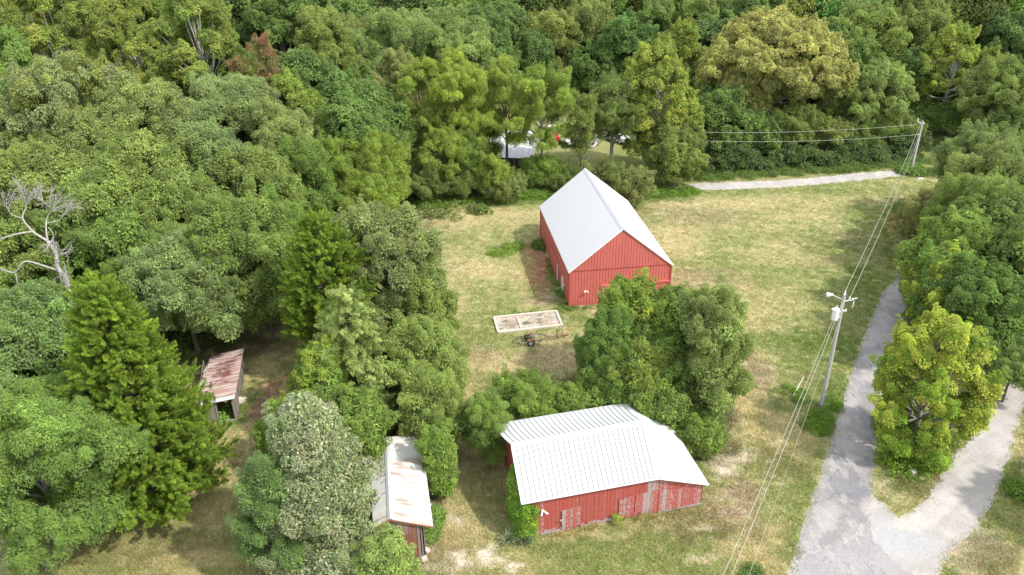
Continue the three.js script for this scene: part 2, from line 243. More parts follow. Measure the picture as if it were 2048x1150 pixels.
{
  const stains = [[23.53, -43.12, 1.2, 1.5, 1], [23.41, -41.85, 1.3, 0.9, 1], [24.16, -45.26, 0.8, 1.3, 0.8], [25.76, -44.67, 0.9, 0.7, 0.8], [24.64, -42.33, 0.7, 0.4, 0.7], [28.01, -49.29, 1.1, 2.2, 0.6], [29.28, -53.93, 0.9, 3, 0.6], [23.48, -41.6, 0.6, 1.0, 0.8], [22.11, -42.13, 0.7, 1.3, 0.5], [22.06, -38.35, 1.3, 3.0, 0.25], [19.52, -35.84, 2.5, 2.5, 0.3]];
  const asphalt = tex(1400, 2048, (u, v, px, py) => {
    const x = RX0 + u * (RX1 - RX0), z = RZ1 + v * (RZ0 - RZ1), n = fbm(x * 0.7, z * 0.7, 4), f = h2(px, py), f2 = vn(x * 12, z * 12);
    let c = mix3([0.26, 0.242, 0.236], [0.36, 0.332, 0.318], sm(0.3, 0.7, n));
    let s = 0;
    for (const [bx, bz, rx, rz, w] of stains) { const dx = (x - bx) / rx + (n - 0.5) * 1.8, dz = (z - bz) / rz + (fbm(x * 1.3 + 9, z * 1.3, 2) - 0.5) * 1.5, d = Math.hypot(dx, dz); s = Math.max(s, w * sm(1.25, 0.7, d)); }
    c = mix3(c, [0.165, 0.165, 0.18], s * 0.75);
    const crack = Math.min(Math.abs(fbm(x * 0.55 + 30, z * 0.4, 3) - 0.5), Math.abs(fbm(x * 0.9 + 3, z * 0.8 + 60, 3) - 0.5) * 1.3), seam = z + 37.6 + (x - 22) * 0.55 + (fbm(x * 0.9, z * 0.9, 3) - 0.5) * 1.6;
    c = mix3(c, [0.30, 0.285, 0.285], 0.7 * sm(-0.1, 0.1, seam)); c = mix3(c, [0.47, 0.44, 0.41], 0.6 * sm(0.35, 0.05, Math.abs(seam + 0.3)) * f2);
    c = mix3(c, [0.40, 0.372, 0.35], 0.5 * sm(0.58, 0.74, fbm(x * 2.1 + 7, z * 0.8, 3)));
    const k = (0.78 + 0.26 * f + 0.2 * f2) * (1 - 0.35 * sm(0.009, 0.002, crack));
    return [c[0] * k, c[1] * k, c[2] * k];
  }, false);
  struct('asphalt_road', slab(ribbonShape(roadPts, 5), 0.014, RX0, RX1, RZ0, RZ1), mapped(asphalt, 0.95));
  const gravel = (a, b, sc) => tex(1024, 1024, (u, v, px, py) => {
    const n = fbm(px / sc, py / sc, 4), f = h2(px, py), g2 = vn(px / 2.2, py / 2.2), c = mix3(a, b, sm(0.25, 0.75, n)), k = 0.72 + 0.3 * f + 0.28 * g2;
    return [c[0] * k, c[1] * k, c[2] * k];
  });
  const DX0 = 18, DX1 = 48, DZ0 = -66, DZ1 = -28, strip = [[30.12, -45.97], [31.51, -47.99], [32.91, -49.82], [34.47, -51.74]], dust = [[24.45, -37, 1.6, 1.3], [24.35, -38.3, 1.0, 1.6], [25.82, -37.19, 1.5, 1.0]];
  const g1 = tex(2048, 2048, (u, v, px, py) => {
    const x = DX0 + u * (DX1 - DX0), z = DZ1 + v * (DZ0 - DZ1), n = fbm(x * 0.8, z * 0.8, 4), f = h2(px, py), p2 = vn(x * 24, z * 24), p3 = vn(x * 11, z * 11), along = fbm((x * 0.6 + z * 0.8) * 2.2, (x * 0.8 - z * 0.6) * 0.25, 3);
    let c = mix3([0.33, 0.305, 0.285], [0.45, 0.415, 0.385], sm(0.25, 0.75, n * 0.6 + along * 0.4));
    for (const [bx, bz, rx, rz] of dust) c = mix3(c, [0.36, 0.36, 0.36], 0.7 * sm(1.3, 0.5, Math.hypot((x - bx) / rx, (z - bz) / rz) + (n - 0.5)));
    let s = 0;
    for (const [bx, bz] of strip) s = Math.max(s, sm(1.1, 0.3, Math.hypot((x - bx) / 0.55, (z - bz) / 1.3) + (p3 - 0.5) * 1.3));
    c = mix3(c, [0.27, 0.24, 0.12], s * 0.75);
    const k = 0.66 + 0.3 * f + 0.26 * p2 + 0.12 * p3;
    return [c[0] * k, c[1] * k, c[2] * k];
  }, false);
  const g0 = gravel([0.36, 0.335, 0.315], [0.46, 0.425, 0.395], 40);
  g0.repeat.set(3, 4.6);
  struct('gravel_drive', slab(ribbonShape(gravelPts, 8, 0.22), 0.02, DX0, DX1, DZ0, DZ1), mapped(g1, 1));
  struct('gravel_lane', slab(ribbonShape(lanePts, 9, 0.15), 0.02, RX0, RX1, RZ0, RZ1), mapped(g0, 1));
}
// ---------------------------------------------------------------- buildings
const L3 = (p, q, t) => p.clone().lerp(q, t);
// wood grain with flaking red paint; wear = share of bare grey wood
function paintedWood(seed, wear, red = [0.345, 0.06, 0.043], red2 = [0.42, 0.095, 0.07]) {
  return tex(256, 512, (u, v, px, py) => {
    const g = fbm(px / 5 + seed, py / 70, 3), f = h2(px + seed, py), n = fbm(px / 16 + seed * 3, py / 46 + 5, 4), e = fbm(px / 5, py / 16 + seed, 3);
    let c = mix3(red, red2, clamp(n * 1.6 - 0.3));
    const bare = mix3([0.30, 0.26, 0.25], [0.46, 0.41, 0.40], g), m = sm(0.03, -0.03, n * 0.6 + e * 0.4 - (0.27 + wear * 0.42));
    c = mix3(c, bare, m * 0.92);
    const k = 0.8 + 0.28 * g + 0.12 * (f - 0.5);
    return [c[0] * k, c[1] * k, c[2] * k];
  });
}
function greyWood(seed, a = [0.20, 0.17, 0.15], b = [0.36, 0.32, 0.29]) {
  return tex(128, 512, (u, v, px, py) => { const g = fbm(px / 4 + seed, py / 60, 3), n = fbm(px / 20, py / 50 + seed, 3), c = mix3(a, b, clamp(g * 0.7 + n * 0.6 - 0.15)), k = 0.85 + 0.3 * h2(px, py + seed); return [c[0] * k, c[1] * k, c[2] * k]; });
}
const M = {
  whiteRoof: mapped(tex(256, 256, (u, v, px, py) => { const n = fbm(px / 30, py / 60, 4), k = 0.95 + 0.06 * n + 0.02 * h2(px, py); return [0.63 * k, 0.635 * k, 0.645 * k]; }), 0.5, { metalness: 0.0 }),
  whiteRoof2: mat(0.60, 0.61, 0.62, 0.5), trimWhite: mat(0.78, 0.78, 0.77, 0.6),
  redMetal: mapped(tex(256, 256, (u, v, px, py) => { const n = fbm(px / 40, py / 90, 4), k = 0.88 + 0.2 * n + 0.05 * h2(px, py); return [0.55 * k, 0.14 * k, 0.12 * k]; }), 0.55),
  redTrim: mat(0.42, 0.07, 0.065, 0.6), dark: mat(0.025, 0.02, 0.018, 0.95),
  red: [1, 2, 3].map((s) => mapped(paintedWood(s * 37, 0.06 * s), 0.85)), redWorn: [1, 2, 3].map((s) => mapped(paintedWood(s * 51, 0.26 + 0.09 * s, [0.37, 0.06, 0.05], [0.45, 0.1, 0.08]), 0.85)), redGrey: mapped(paintedWood(91, 0.85), 0.9),
  grey: [mapped(greyWood(3), 0.9), mapped(greyWood(17, [0.16, 0.135, 0.12], [0.30, 0.26, 0.23]), 0.9)],
  brownRed: [mapped(paintedWood(13, 0.3, [0.26, 0.10, 0.07], [0.33, 0.15, 0.11]), 0.9), mapped(paintedWood(29, 0.5, [0.22, 0.095, 0.07], [0.31, 0.16, 0.12]), 0.9), mapped(paintedWood(31, 0.15, [0.34, 0.12, 0.075], [0.40, 0.17, 0.10]), 0.9)],
  concrete: mapped(tex(256, 256, (u, v, px, py) => { const n = fbm(px / 18, py / 18, 4), k = 0.8 + 0.3 * n + 0.12 * h2(px, py); return [0.56 * k, 0.50 * k, 0.42 * k]; }), 0.95),
  glassPane: new THREE.MeshPhysicalMaterial({ color: 0x9fb0bb, roughness: 0.08, metalness: 0, ior: 1.5 }),
  galv: mat(0.62, 0.63, 0.64, 0.45, { metalness: 0.3 }), white: mat(0.8, 0.8, 0.79, 0.5), steel: mat(0.16, 0.13, 0.11, 0.7, { metalness: 0.4 }), rubber: mat(0.03, 0.03, 0.03, 0.9), rust: mat(0.20, 0.11, 0.07, 0.9),
};
// ribbed metal siding in the plane z = 0, x from 0 to w, from y0(x) to y1(x)
function siding(w, y0, y1, step = 0.3, gap = 0.045, deep = 0.03, kink = []) {
  const xs = [];
  for (let x = 0; x < w - 0.01; x += step) { const e = Math.min(w, x + step); xs.push([x, 0], [e - gap, 0], [e - gap, -deep], [e, -deep]); }
  xs.push([w, 0]);
  for (const k of kink) { const i = xs.findIndex(([x]) => x > k); xs.splice(i, 0, [k, xs[i - 1][1]]); }
  const L = [];
  for (let i = 0; i + 1 < xs.length; i++) { const [a, za] = xs[i], [b, zb] = xs[i + 1]; L.push([V(a, y0(a), za), V(b, y0(b), zb), V(b, y1(b), zb), V(a, y1(a), za), [[a / 3, y0(a) / 3], [b / 3, y0(b) / 3], [b / 3, y1(b) / 3], [a / 3, y1(a) / 3]]]); }
  return quads(L);
}
const planUV = (g, sx, sz) => { g = flat([].concat(g)); const p = g.attributes.position, u = g.attributes.uv; for (let i = 0; i < p.count; i++) u.setXY(i, p.getX(i) / sx + 0.5, -p.getZ(i) / sz); return g; };
const moved = (g, x, y, z, ry = 0) => { g.rotateY(ry); g.translate(x, y, z); return g; };
// a slab over four corners (front-left, front-right, back-right, back-left) with thickness t downwards
function plate(a, b, c, d, t = 0.03) { const D = (p) => p.clone().add(V(0, -t, 0)); return hexa([D(a), D(b), D(c), D(d)], [a, b, c, d]); }

{ // the big red barn
  const w = 10.19, L = 16.75, he = 4.03, hr = 8.33, ov = 0.14;
  const t = thing('red_barn', 'tall bright red metal-sided barn with plain white gable roof, in the middle of the field', 'barn', [5.64, 0, -68.5], 0.13);
  const top = (x) => he + (hr - he) * (1 - Math.abs(x - w / 2) / (w / 2)) - 0.06;
  part('gable_siding', moved(siding(w, () => he + 0.02, top, 0.3, 0.045, 0.03, [w / 2]), 0, 0, 0.05), M.redMetal, t);
  part('front_siding', siding(w, () => 0, () => he, 0.3), M.redMetal, t);
  part('siding_joint', beam(V(0, he + 0.02, 0.045), V(w, he + 0.02, 0.045), 0.03, 0.06), M.redTrim, t);
  part('side_wall', moved(siding(L, () => 0, () => he - 0.02, 0.3), 0, 0, -L, -Math.PI / 2), M.redMetal, t).userData.label = 'shaded long left wall of red ribbed metal';
  part('side_wall', moved(siding(L, () => 0, () => he - 0.02, 0.3), w, 0, 0, Math.PI / 2), M.redMetal, t);
  part('back_wall', moved(siding(w, () => 0, (x) => top(w - x), 0.3, 0.045, 0.03, [w / 2]), w, 0, -L, Math.PI), M.redMetal, t);
  for (const [x, z] of [[-0.01, 0.01], [w + 0.01, 0.01], [-0.01, -L - 0.01], [w + 0.01, -L - 0.01]]) part('corner_trim', box(0.14, he - 0.04, 0.14, x, he / 2 - 0.02, z), M.redTrim, t);
  const A = V(-ov, he, ov), B = V(w / 2, hr, ov), Cc = V(w + ov, he, ov), A2 = V(-ov, he, -L - ov), B2 = V(w / 2, hr, -L - ov), C2 = V(w + ov, he, -L - ov);
  const slope = (p, q, q2, p2) => { // fine standing ribs every 0.46 m
    const g = [plate(p, q, q2, p2, 0.05)], n = Math.round(L / 0.46);
    for (let i = 1; i < n; i++) { const a = L3(p, p2, i / n), b = L3(q, q2, i / n); a.y += 0.006; b.y += 0.006; g.push(beam(a, b, 0.02, 0.012)); }
    return g;
  };
  part('roof_slope', slope(A, B, B2, A2), M.whiteRoof, t).userData.label = 'left white metal roof slope turned from the sun';
  part('roof_slope', slope(B, Cc, C2, B2), M.whiteRoof, t).userData.label = 'right white metal roof slope in full sun';
  part('ridge_cap', [plate(V(w / 2 - 0.22, hr - 0.14, ov + 0.01), V(w / 2, hr + 0.045, ov + 0.01), V(w / 2, hr + 0.045, -L - ov - 0.01), V(w / 2 - 0.22, hr - 0.14, -L - ov - 0.01), 0.02), plate(V(w / 2, hr + 0.045, ov + 0.01), V(w / 2 + 0.22, hr - 0.14, ov + 0.01), V(w / 2 + 0.22, hr - 0.14, -L - ov - 0.01), V(w / 2, hr + 0.045, -L - ov - 0.01), 0.02)], M.whiteRoof2, t);
  for (const [p, q] of [[A, B], [Cc, B]]) part('rake_trim', beam(p.clone().add(V(0, -0.09, 0.012)), q.clone().add(V(0, -0.09, 0.012)), 0.03, 0.13), M.trimWhite, t);
  for (const s of [0, 1]) part('eave_trim', beam(V(s ? w + ov + 0.012 : -ov - 0.012, he - 0.07, ov), V(s ? w + ov + 0.012 : -ov - 0.012, he - 0.07, -L - ov), 0.02, 0.1), M.trimWhite, t);
  // sliding doors under a long track
  part('door_track', [box(6.85, 0.14, 0.16, 6.66, 2.2, 0.12), box(6.85, 0.03, 0.22, 6.66, 2.285, 0.12)], M.redMetal, t);
  const d1 = part('sliding_door', moved(siding(3.15, () => 0.04, () => 2.13, 0.3, 0.03, 0.015), 3.42, 0, 0.1), M.redMetal, t);
  part('door_edge', box(0.07, 2.09, 0.1, 3.38, 1.085, 0.075), M.trimWhite, d1);
  part('sliding_door', moved(siding(3.1, () => 0.04, () => 2.13, 0.3, 0.03, 0.015), 6.75, 0, 0.1), M.redMetal, t);
  const fl = part('floodlight', [box(0.14, 0.12, 0.07, 1.62, 1.72, 0.035), bar(V(1.62, 1.74, 0.06), V(1.52, 1.8, 0.2), 0.02), bar(V(1.62, 1.74, 0.06), V(1.74, 1.8, 0.2), 0.02)], M.white, t);
  for (const s of [-1, 1]) part('lamp_head', [bar(V(1.63 + s * 0.1, 1.82, 0.17), V(1.63 + s * 0.17, 1.72, 0.33), 0.05, 0.09, 12)], M.white, fl);
  // left side: sliding door with track, white door edge, window
  part('door_track', beam(V(-0.12, 2.24, -11.4), V(-0.12, 2.2, -5.6), 0.12, 0.1), M.redMetal, t);
  const sd = part('sliding_door', moved(siding(4.7, () => 0.05, () => 2.14, 0.3, 0.03, 0.015), -0.09, 0, -10.5, -Math.PI / 2), M.redMetal, t);
  part('door_edge', box(0.1, 2.05, 0.12, -0.1, 1.08, -5.72), M.trimWhite, sd);
  const wf = part('window', [box(0.07, 1.5, 0.09, -0.03, 0.95, -3.62), box(0.07, 1.5, 0.09, -0.03, 0.95, -3.0), box(0.07, 0.09, 0.53, -0.03, 1.655, -3.31), box(0.09, 0.09, 0.53, -0.04, 0.245, -3.31), box(0.05, 0.05, 0.53, -0.03, 0.95, -3.31)], M.trimWhite, t);
  part('pane', box(0.02, 1.32, 0.53, -0.012, 0.95, -3.31), M.trimWhite, wf);
  part('wall_lamp', [box(0.08, 0.1, 0.08, -0.04, 1.3, -2.35), bar(V(-0.05, 1.3, -2.35), V(-0.2, 1.24, -2.35), 0.04, 0.07)], M.trimWhite, t);
  part('foundation', [box(w - 0.06, 0.16, 0.05, w / 2, 0.02, 0.0), box(0.05, 0.16, L - 0.1, 0.0, 0.02, -L / 2)], M.concrete, t);
}
{ // the low red board barn with the white standing-seam roof
  const t = thing('board_barn', 'low weathered red board barn with white seamed roof and lean-to, nearest the camera', 'barn', [1.06, 0, -38.2], 0.2318), r = RNG(44);
  const A = V(-0.72, 3.24, 0.25), E = V(8.66, 3.26, 0.25), F = V(12.33, 1.92, 0.25), B = V(-0.52, 5.12, -3.3), D = V(9.05, 5.12, -3.5), Cb = V(-0.82, 3.44, -7.85), Hb = V(9.42, 3.44, -7.85), Lm = V(12.42, 1.92, -3.4), Lb = V(12.55, 1.92, -6.6);
  // every roof panel with its raised seam
  const n = 27;
  const seams = [], seamShadeMat = mat(0.27, 0.275, 0.29, 0.7);  // dark grey on the raised seams paints in the shadow beside each rib
  const panel = (p0, p1, q1, q0, seam = true) => {
    const g = [plate(p0, p1, q1, q0, 0.025)];
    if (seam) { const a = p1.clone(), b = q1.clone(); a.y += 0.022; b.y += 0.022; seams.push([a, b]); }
    return g;
  };
  for (let i = 0; i < n; i++) part('roof_panel', panel(L3(A, E, i / n), L3(A, E, (i + 1) / n), L3(B, D, (i + 1) / n), L3(B, D, i / n), i < n - 1), M.whiteRoof, t);
  // the back slope hangs in a hollow curve
  const sag = (p, q, s) => { const c = L3(p, q, s); c.y -= Math.sin(s * Math.PI) * 0.14; return c; };
  for (let i = 0; i < n; i++) {
    const g = [], K = 6, b0 = L3(B, D, i / n), b1 = L3(B, D, (i + 1) / n), c0 = L3(Cb, Hb, i / n), c1 = L3(Cb, Hb, (i + 1) / n);
    for (let k = 0; k < K; k++) { const a0 = sag(b0, c0, k / K), a1 = sag(b1, c1, k / K), d0 = sag(b0, c0, (k + 1) / K), d1 = sag(b1, c1, (k + 1) / K); g.push(...panel(a0, a1, d1, d0, i < n - 1)); }
    part('roof_panel', g, M.whiteRoof, t);
  }
  for (let i = 0; i < n - 1; i++) part('shade_grey_seam', beam(seams[i][0], seams[i][1], 0.06, 0.05), seamShadeMat, t);
  for (let i = 0; i < n - 1; i++) part('shade_grey_seam', seams.slice(n - 1 + i * 6, n + 5 + i * 6).map(([a, b]) => beam(a, b, 0.045, 0.03)), mat(0.38, 0.385, 0.4, 0.6), t);  // lighter grey on the back slope, also painted-in rib shadow
  part('ridge_cap', [plate(L3(B, A, 0.07).add(V(-0.02, 0.05, 0)), L3(D, E, 0.07).add(V(0, 0.05, 0)), D.clone().add(V(0, 0.09, 0)), B.clone().add(V(-0.02, 0.09, 0)), 0.02), plate(B.clone().add(V(-0.02, 0.09, 0)), D.clone().add(V(0, 0.09, 0)), sag(D, Hb, 0.06).add(V(0, 0.05, 0)), sag(B, Cb, 0.06).add(V(-0.02, 0.05, 0)), 0.02)], M.whiteRoof2, t);
  const lt = 9;
  for (let i = 0; i < lt; i++) {       // lean-to panels, joints running down the slope
    const s0 = i / lt, s1 = (i + 1) / lt, P = (s) => s < 0.55 ? L3(E, D, s / 0.55) : sag(D, Hb, (s - 0.55) / 0.45 * 0.96), Q = (s) => s < 0.55 ? L3(F, Lm, s / 0.55) : L3(Lm, Lb, (s - 0.55) / 0.45), dn = V(0, -0.012, 0);
    part('lean_to_panel', [plate(P(s0).add(dn), Q(s0).add(dn), Q(s1).add(dn), P(s1).add(dn), 0.025), ...(i < lt - 1 ? [beam(P(s1), Q(s1), 0.03, 0.016)] : [])], M.whiteRoof, t);
  }
  part('valley_flashing', beam(L3(E, D, 0).add(V(0, 0.03, 0)), D.clone().add(V(0, 0.03, 0)), 0.12, 0.03), M.whiteRoof2, t);
  part('eave_trim', [beam(A.clone().add(V(0, -0.05, 0.012)), E.clone().add(V(0, -0.05, 0.012)), 0.02, 0.1)], M.trimWhite, t);
  part('eave_trim', [beam(E.clone().add(V(0, -0.06, 0.014)), F.clone().add(V(0, -0.06, 0.014)), 0.02, 0.12)], M.trimWhite, t);
  part('rake_trim', [beam(A.clone().add(V(-0.012, -0.05, 0)), B.clone().add(V(-0.012, -0.05, 0)), 0.02, 0.1)], M.trimWhite, t);
  // front wall, board by board
  const topF = (x) => x < 8.4 ? 3.1 + 0.005 * x : 3.14 - (x - 8.4) * 0.352;
  const board = (x0, x1, y0, y1a, y1b, z, m, parent, th = 0.03) => { const tw = (r() - 0.5) * 0.02, zz = z + r() * 0.02; return part('board', hexa([V(x0, y0, zz), V(x1, y0, zz + tw), V(x1, y0, zz - th), V(x0, y0, zz - th)], [V(x0 + tw, y1a, zz), V(x1 + tw, y1b, zz), V(x1 + tw, y1b, zz - th), V(x0 + tw, y1a, zz - th)], r() * 9), m, parent); };
  const front = t;
  let x = -0.02;
  while (x < 12.02) {
    const wd = Math.min(12.05 - x, 0.24 + r() * 0.07), mx = x + wd / 2, worn = mx > 8.1 ? 0.65 : mx > 6 ? 0.12 : 0.06;
    const m = r() < worn ? M.redWorn[Math.floor(r() * 3)] : M.red[Math.floor(r() * 3)];
    board(x, x + wd - 0.014, mx > 11.3 ? 0.1 : r() * 0.1, topF(x) - 0.02, topF(x + wd) - 0.02, 0, Math.abs(mx - 8.28) < 0.16 ? M.redGrey : m, front);
    x += wd;
  }
  // grey bare wood at the foot of the boards
  for (let i = 0; i < 22; i++) { const a = -0.02 + i * 0.28, hh = 0.12 + r() * 0.22; if (a < 2 || (a > 3.3 && a < 5.8)) part('skirt_board', hexa([V(a, 0, 0.045), V(a + 0.265, 0, 0.045), V(a + 0.265, 0, 0.02), V(a, 0, 0.02)], [V(a, hh, 0.045), V(a + 0.265, hh + 0.05, 0.045), V(a + 0.265, hh + 0.05, 0.02), V(a, hh, 0.02)], r() * 5), M.redGrey, t); }
  part('wall_lining', [box(12.0, 1.85, 0.03, 6.0, 0.93, -0.06), box(8.4, 1.2, 0.03, 4.2, 2.45, -0.06)], M.grey[1], t);
  part('frieze_board', hexa([V(-0.05, 2.88, 0.06), V(8.4, 2.92, 0.06), V(8.4, 2.92, 0.03), V(-0.05, 2.88, 0.03)], [V(-0.05, 3.09, 0.06), V(8.4, 3.13, 0.06), V(8.4, 3.13, 0.03), V(-0.05, 3.09, 0.03)]), M.red[1], t);
  // small plank door
  const door = part('plank_door', [box(1.2, 0.1, 0.03, 2.68, 0.45, 0.035), box(1.2, 0.1, 0.03, 2.68, 1.55, 0.035)], M.redWorn[1], t);
  for (let i = 0; i < 5; i++) board(2.05 + i * 0.255, 2.05 + i * 0.255 + 0.24, i === 4 ? 0.32 : 0.02, 1.86 + (i === 0 ? -0.06 : r() * 0.08), 1.86 + r() * 0.05, 0.085, i === 0 ? M.redGrey : M.redWorn[i % 3], door);
  part('latch', [box(0.2, 0.04, 0.05, 2.0, 1.05, 0.14), box(0.04, 0.16, 0.05, 1.96, 1.0, 0.14)], M.galv, door);
  // wide barn doors
  for (const [x0, x1, y0, ya, yb, k] of [[6.0, 7.1, 0.08, 1.86, 1.93, 4], [7.14, 8.78, 0.02, 1.96, 2.06, 6], [8.82, 11.1, 0.03, 1.98, 1.7, 8]]) {
    const d = part('barn_door', [box(x1 - x0 - 0.1, 0.12, 0.03, (x0 + x1) / 2, 0.4, 0.03), box(x1 - x0 - 0.1, 0.12, 0.03, (x0 + x1) / 2, 1.5, 0.03)], M.redWorn[0], t);
    for (let i = 0; i < k; i++) { const a = x0 + (x1 - x0) * i / k, b = x0 + (x1 - x0) * (i + 1) / k - 0.012; board(a, b, y0 + r() * 0.06, ya + (yb - ya) * i / k, ya + (yb - ya) * (i + 1) / k, 0.075, r() < 0.15 ? M.redGrey : M.redWorn[Math.floor(r() * 2.6)], d); }
  }
  part('sill_beam', beam(V(0.6, 0.06, 0.1), V(2.0, 0.05, 0.1), 0.1, 0.1), M.grey[0], t); part('sill_beam', beam(V(8.8, 0.05, 0.1), V(12, 0.1, 0.1), 0.1, 0.1), M.grey[0], t);
  // left, right and back walls
  const topL = (z) => z > -3.3 ? 3.05 + (-z / 3.3) * 1.95 : sag(B, Cb, (-z - 3.3) / 4.55).y - 0.06;
  let z = 0;
  while (z > -7.55) { const wd = Math.min(7.6 + z, 0.24 + r() * 0.07), f = (zz, y) => V(-0.03 - 0.12 * Math.min(1, y / 4), y, zz); const a = z - 0.012, b = z - wd; part('board', hexa([f(b, 0.02), f(a, 0.02), f(a, 0.02).add(V(0.03, 0, 0)), f(b, 0.02).add(V(0.03, 0, 0))], [f(b, topL(b)), f(a, topL(a)), f(a, topL(a)).add(V(0.03, 0, 0)), f(b, topL(b)).add(V(0.03, 0, 0))], r() * 9), r() < 0.25 ? M.redWorn[0] : M.red[Math.floor(r() * 3)], t); z -= wd; }
  part('side_lining', quads([[V(0.02, 0, -7.5), V(0.02, 0, 0), V(-0.02, 3.0, 0), V(-0.02, 3.2, -7.5)]]), M.grey[1], t);
  part('white_pipe', bar(V(-0.2, 0.1, -4.6), V(-0.24, 2.0, -4.6), 0.035), M.trimWhite, t);
  part('painted_patch', hexa([V(-0.19, 1.5, -6.9), V(-0.19, 1.5, -6.6), V(-0.165, 1.5, -6.6), V(-0.165, 1.5, -6.9)], [V(-0.2, 2.4, -6.9), V(-0.2, 2.4, -6.6), V(-0.175, 2.4, -6.6), V(-0.175, 2.4, -6.9)]), M.grey[0], t);
  part('end_wall', siding(6.4, () => 0, () => 1.82, 0.26).rotateY(Math.PI / 2).translate(12.05, 0, 0), M.red[1], t);
  part('back_wall', siding(12, () => 0, (x) => x < 2.8 ? 1.84 + x * 0.45 : 3.3, 0.26).rotateY(Math.PI).translate(12.02, 0, -6.5), M.red[0], t);
  part('rafter_end', [box(0.14, 0.12, 0.1, 12.1, 1.65, 0.02)], M.grey[1], t);
  const fl = part('floodlight', [box(0.16, 0.12, 0.08, 0.72, 2.12, 0.07)], M.white, t);
  part('lamp_head', bar(V(0.68, 2.12, 0.1), V(0.6, 1.86, 0.24), 0.05, 0.07), M.white, fl);
  part('lamp_head', bar(V(0.78, 2.12, 0.1), V(1.02, 1.92, 0.24), 0.05, 0.07), M.white, fl);
}
{ // the shed with the white and rusty roof
  const t = thing('plank_shed', 'narrow brown plank shed under a white rust-streaked metal roof, among the trees', 'shed', [-5.72, 0, -36.37], 0.15), r = RNG(9);
  const R = V(0.62, 2.9, 0.2), T = V(-1.94, 3.93, 0.2), Lf = V(-3.02, 3.42, 0.2), Rb = V(0.36, 3.02, -8.85), Tb = V(-2.06, 3.55, -8.15), Lb = V(-3.25, 3.02, -8.1);
  const roofs = [0, 1, 2].map((s) => mapped(tex(320, 640, (u, v, px, py) => { const x = u * 5, z = v * 10, n = fbm(x * 0.9, z * 4.5, 4), e = fbm(x * 0.8 + 7, z * 0.7 + 3, 3), lip = sm(0.12, 0, Math.abs((z * 12 / 8.4) % 1 - 0.02)), k = (0.93 + 0.12 * fbm(x * 6, z * 18, 2)) * (0.97 + s * 0.03); const c = mix3([0.60, 0.585, 0.57], [0.36, 0.265, 0.205], clamp(sm(0.52, 0.72, n * 0.6 + e * 0.45) * 0.85 + lip * 0.2 * e)); return [c[0] * k, c[1] * k, c[2] * k]; }), 0.6));
  const sheetRow = (p, q, q2, p2, k) => { for (let i = 0; i < k; i++) { const up = V(0, 0.004 * (i % 2), 0), g = plate(L3(p, p2, i / k).add(up), L3(q, q2, i / k).add(up), L3(q, q2, (i + 1) / k + 0.006).add(up), L3(p, p2, (i + 1) / k + 0.006).add(up), 0.012); const ribs = [g]; for (let j = 1; j < 5; j++) { const a = L3(p, p2, (i + j / 5) / k).add(up), b = L3(q, q2, (i + j / 5) / k).add(up); ribs.push(beam(a, b, 0.03, 0.016)); } part('roof_sheet', planUV(ribs, 5, 10), roofs[Math.floor(r() * 3)], t); } };
  sheetRow(T, R, Rb, Tb, 12); sheetRow(Lf, T, Tb, Lb, 12);
  part('ridge_cap', [plate(L3(T, Lf, 0.14).add(V(0, 0.06, 0.02)), T.clone().add(V(0, 0.07, 0.02)), Tb.clone().add(V(0, 0.07, 0)), L3(Tb, Lb, 0.14).add(V(0, 0.06, 0)), 0.015), plate(T.clone().add(V(0, 0.07, 0.02)), L3(T, R, 0.06).add(V(0, 0.06, 0.02)), L3(Tb, Rb, 0.06).add(V(0, 0.06, 0)), Tb.clone().add(V(0, 0.07, 0)), 0.015)], M.galv, t);
  for (const [p, q] of [[Lf, T], [T, R]]) part('rake_trim', beam(p.clone().add(V(0, -0.06, 0.02)), q.clone().add(V(0, -0.06, 0.02)), 0.03, 0.09), M.brownRed[2], t);
  const top = (x) => x < -1.94 ? 3.42 + (x + 3.02) * 0.472 - 0.06 : 3.93 - (x + 1.94) * 0.402 - 0.06;
  let x = -2.98;
  while (x < -0.42) { const wd = Math.min(-0.4 - x, 0.2 + r() * 0.06), up = x > -2.0 && x < -1.4, low = up ? 1.7 + r() * 0.4 : (x > -1.35 ? 2.35 : 0), zz = r() * 0.03, tilt = up ? (r() - 0.4) * 0.12 : 0; part('board', hexa([V(x + tilt, low, zz + 0.03), V(x + wd - 0.015 + tilt, low + r() * 0.1, zz + 0.03), V(x + wd - 0.015 + tilt, low, zz), V(x + tilt, low, zz)], [V(x, top(x), zz + 0.03), V(x + wd - 0.015, top(x + wd), zz + 0.03), V(x + wd - 0.015, top(x + wd), zz), V(x, top(x), zz)], r() * 7), M.brownRed[Math.floor(r() * 2)], t); x += wd; }
  x = -1.32;
  while (x < -0.42) { const wd = 0.1 + r() * 0.04, gap = x > -0.78 && x < -0.6; part('slat', hexa([V(x, gap ? 0.85 : 0.02, 0.05), V(x + wd - 0.03, gap ? 0.8 : 0.05, 0.05), V(x + wd - 0.03, 0.02, 0.02), V(x, 0.02, 0.02)].map((p, i) => (gap && i > 1 ? p.setY(0.8) : p)), [V(x, 2.36, 0.05), V(x + wd - 0.03, 2.36, 0.05), V(x + wd - 0.03, 2.36, 0.02), V(x, 2.36, 0.02)], r() * 7), M.brownRed[2], t); x += wd; }
  part('inner_wall', box(2.6, 3.2, 0.04, -1.7, 1.6, -0.12), M.grey[1], t);
  part('corner_post', box(0.14, 2.95, 0.14, -0.32, 1.47, 0.0), M.grey[0], t);
  part('corner_post', box(0.1, 2.8, 0.1, -0.14, 1.4, -0.05), M.grey[1], t);
  let z = -0.2;
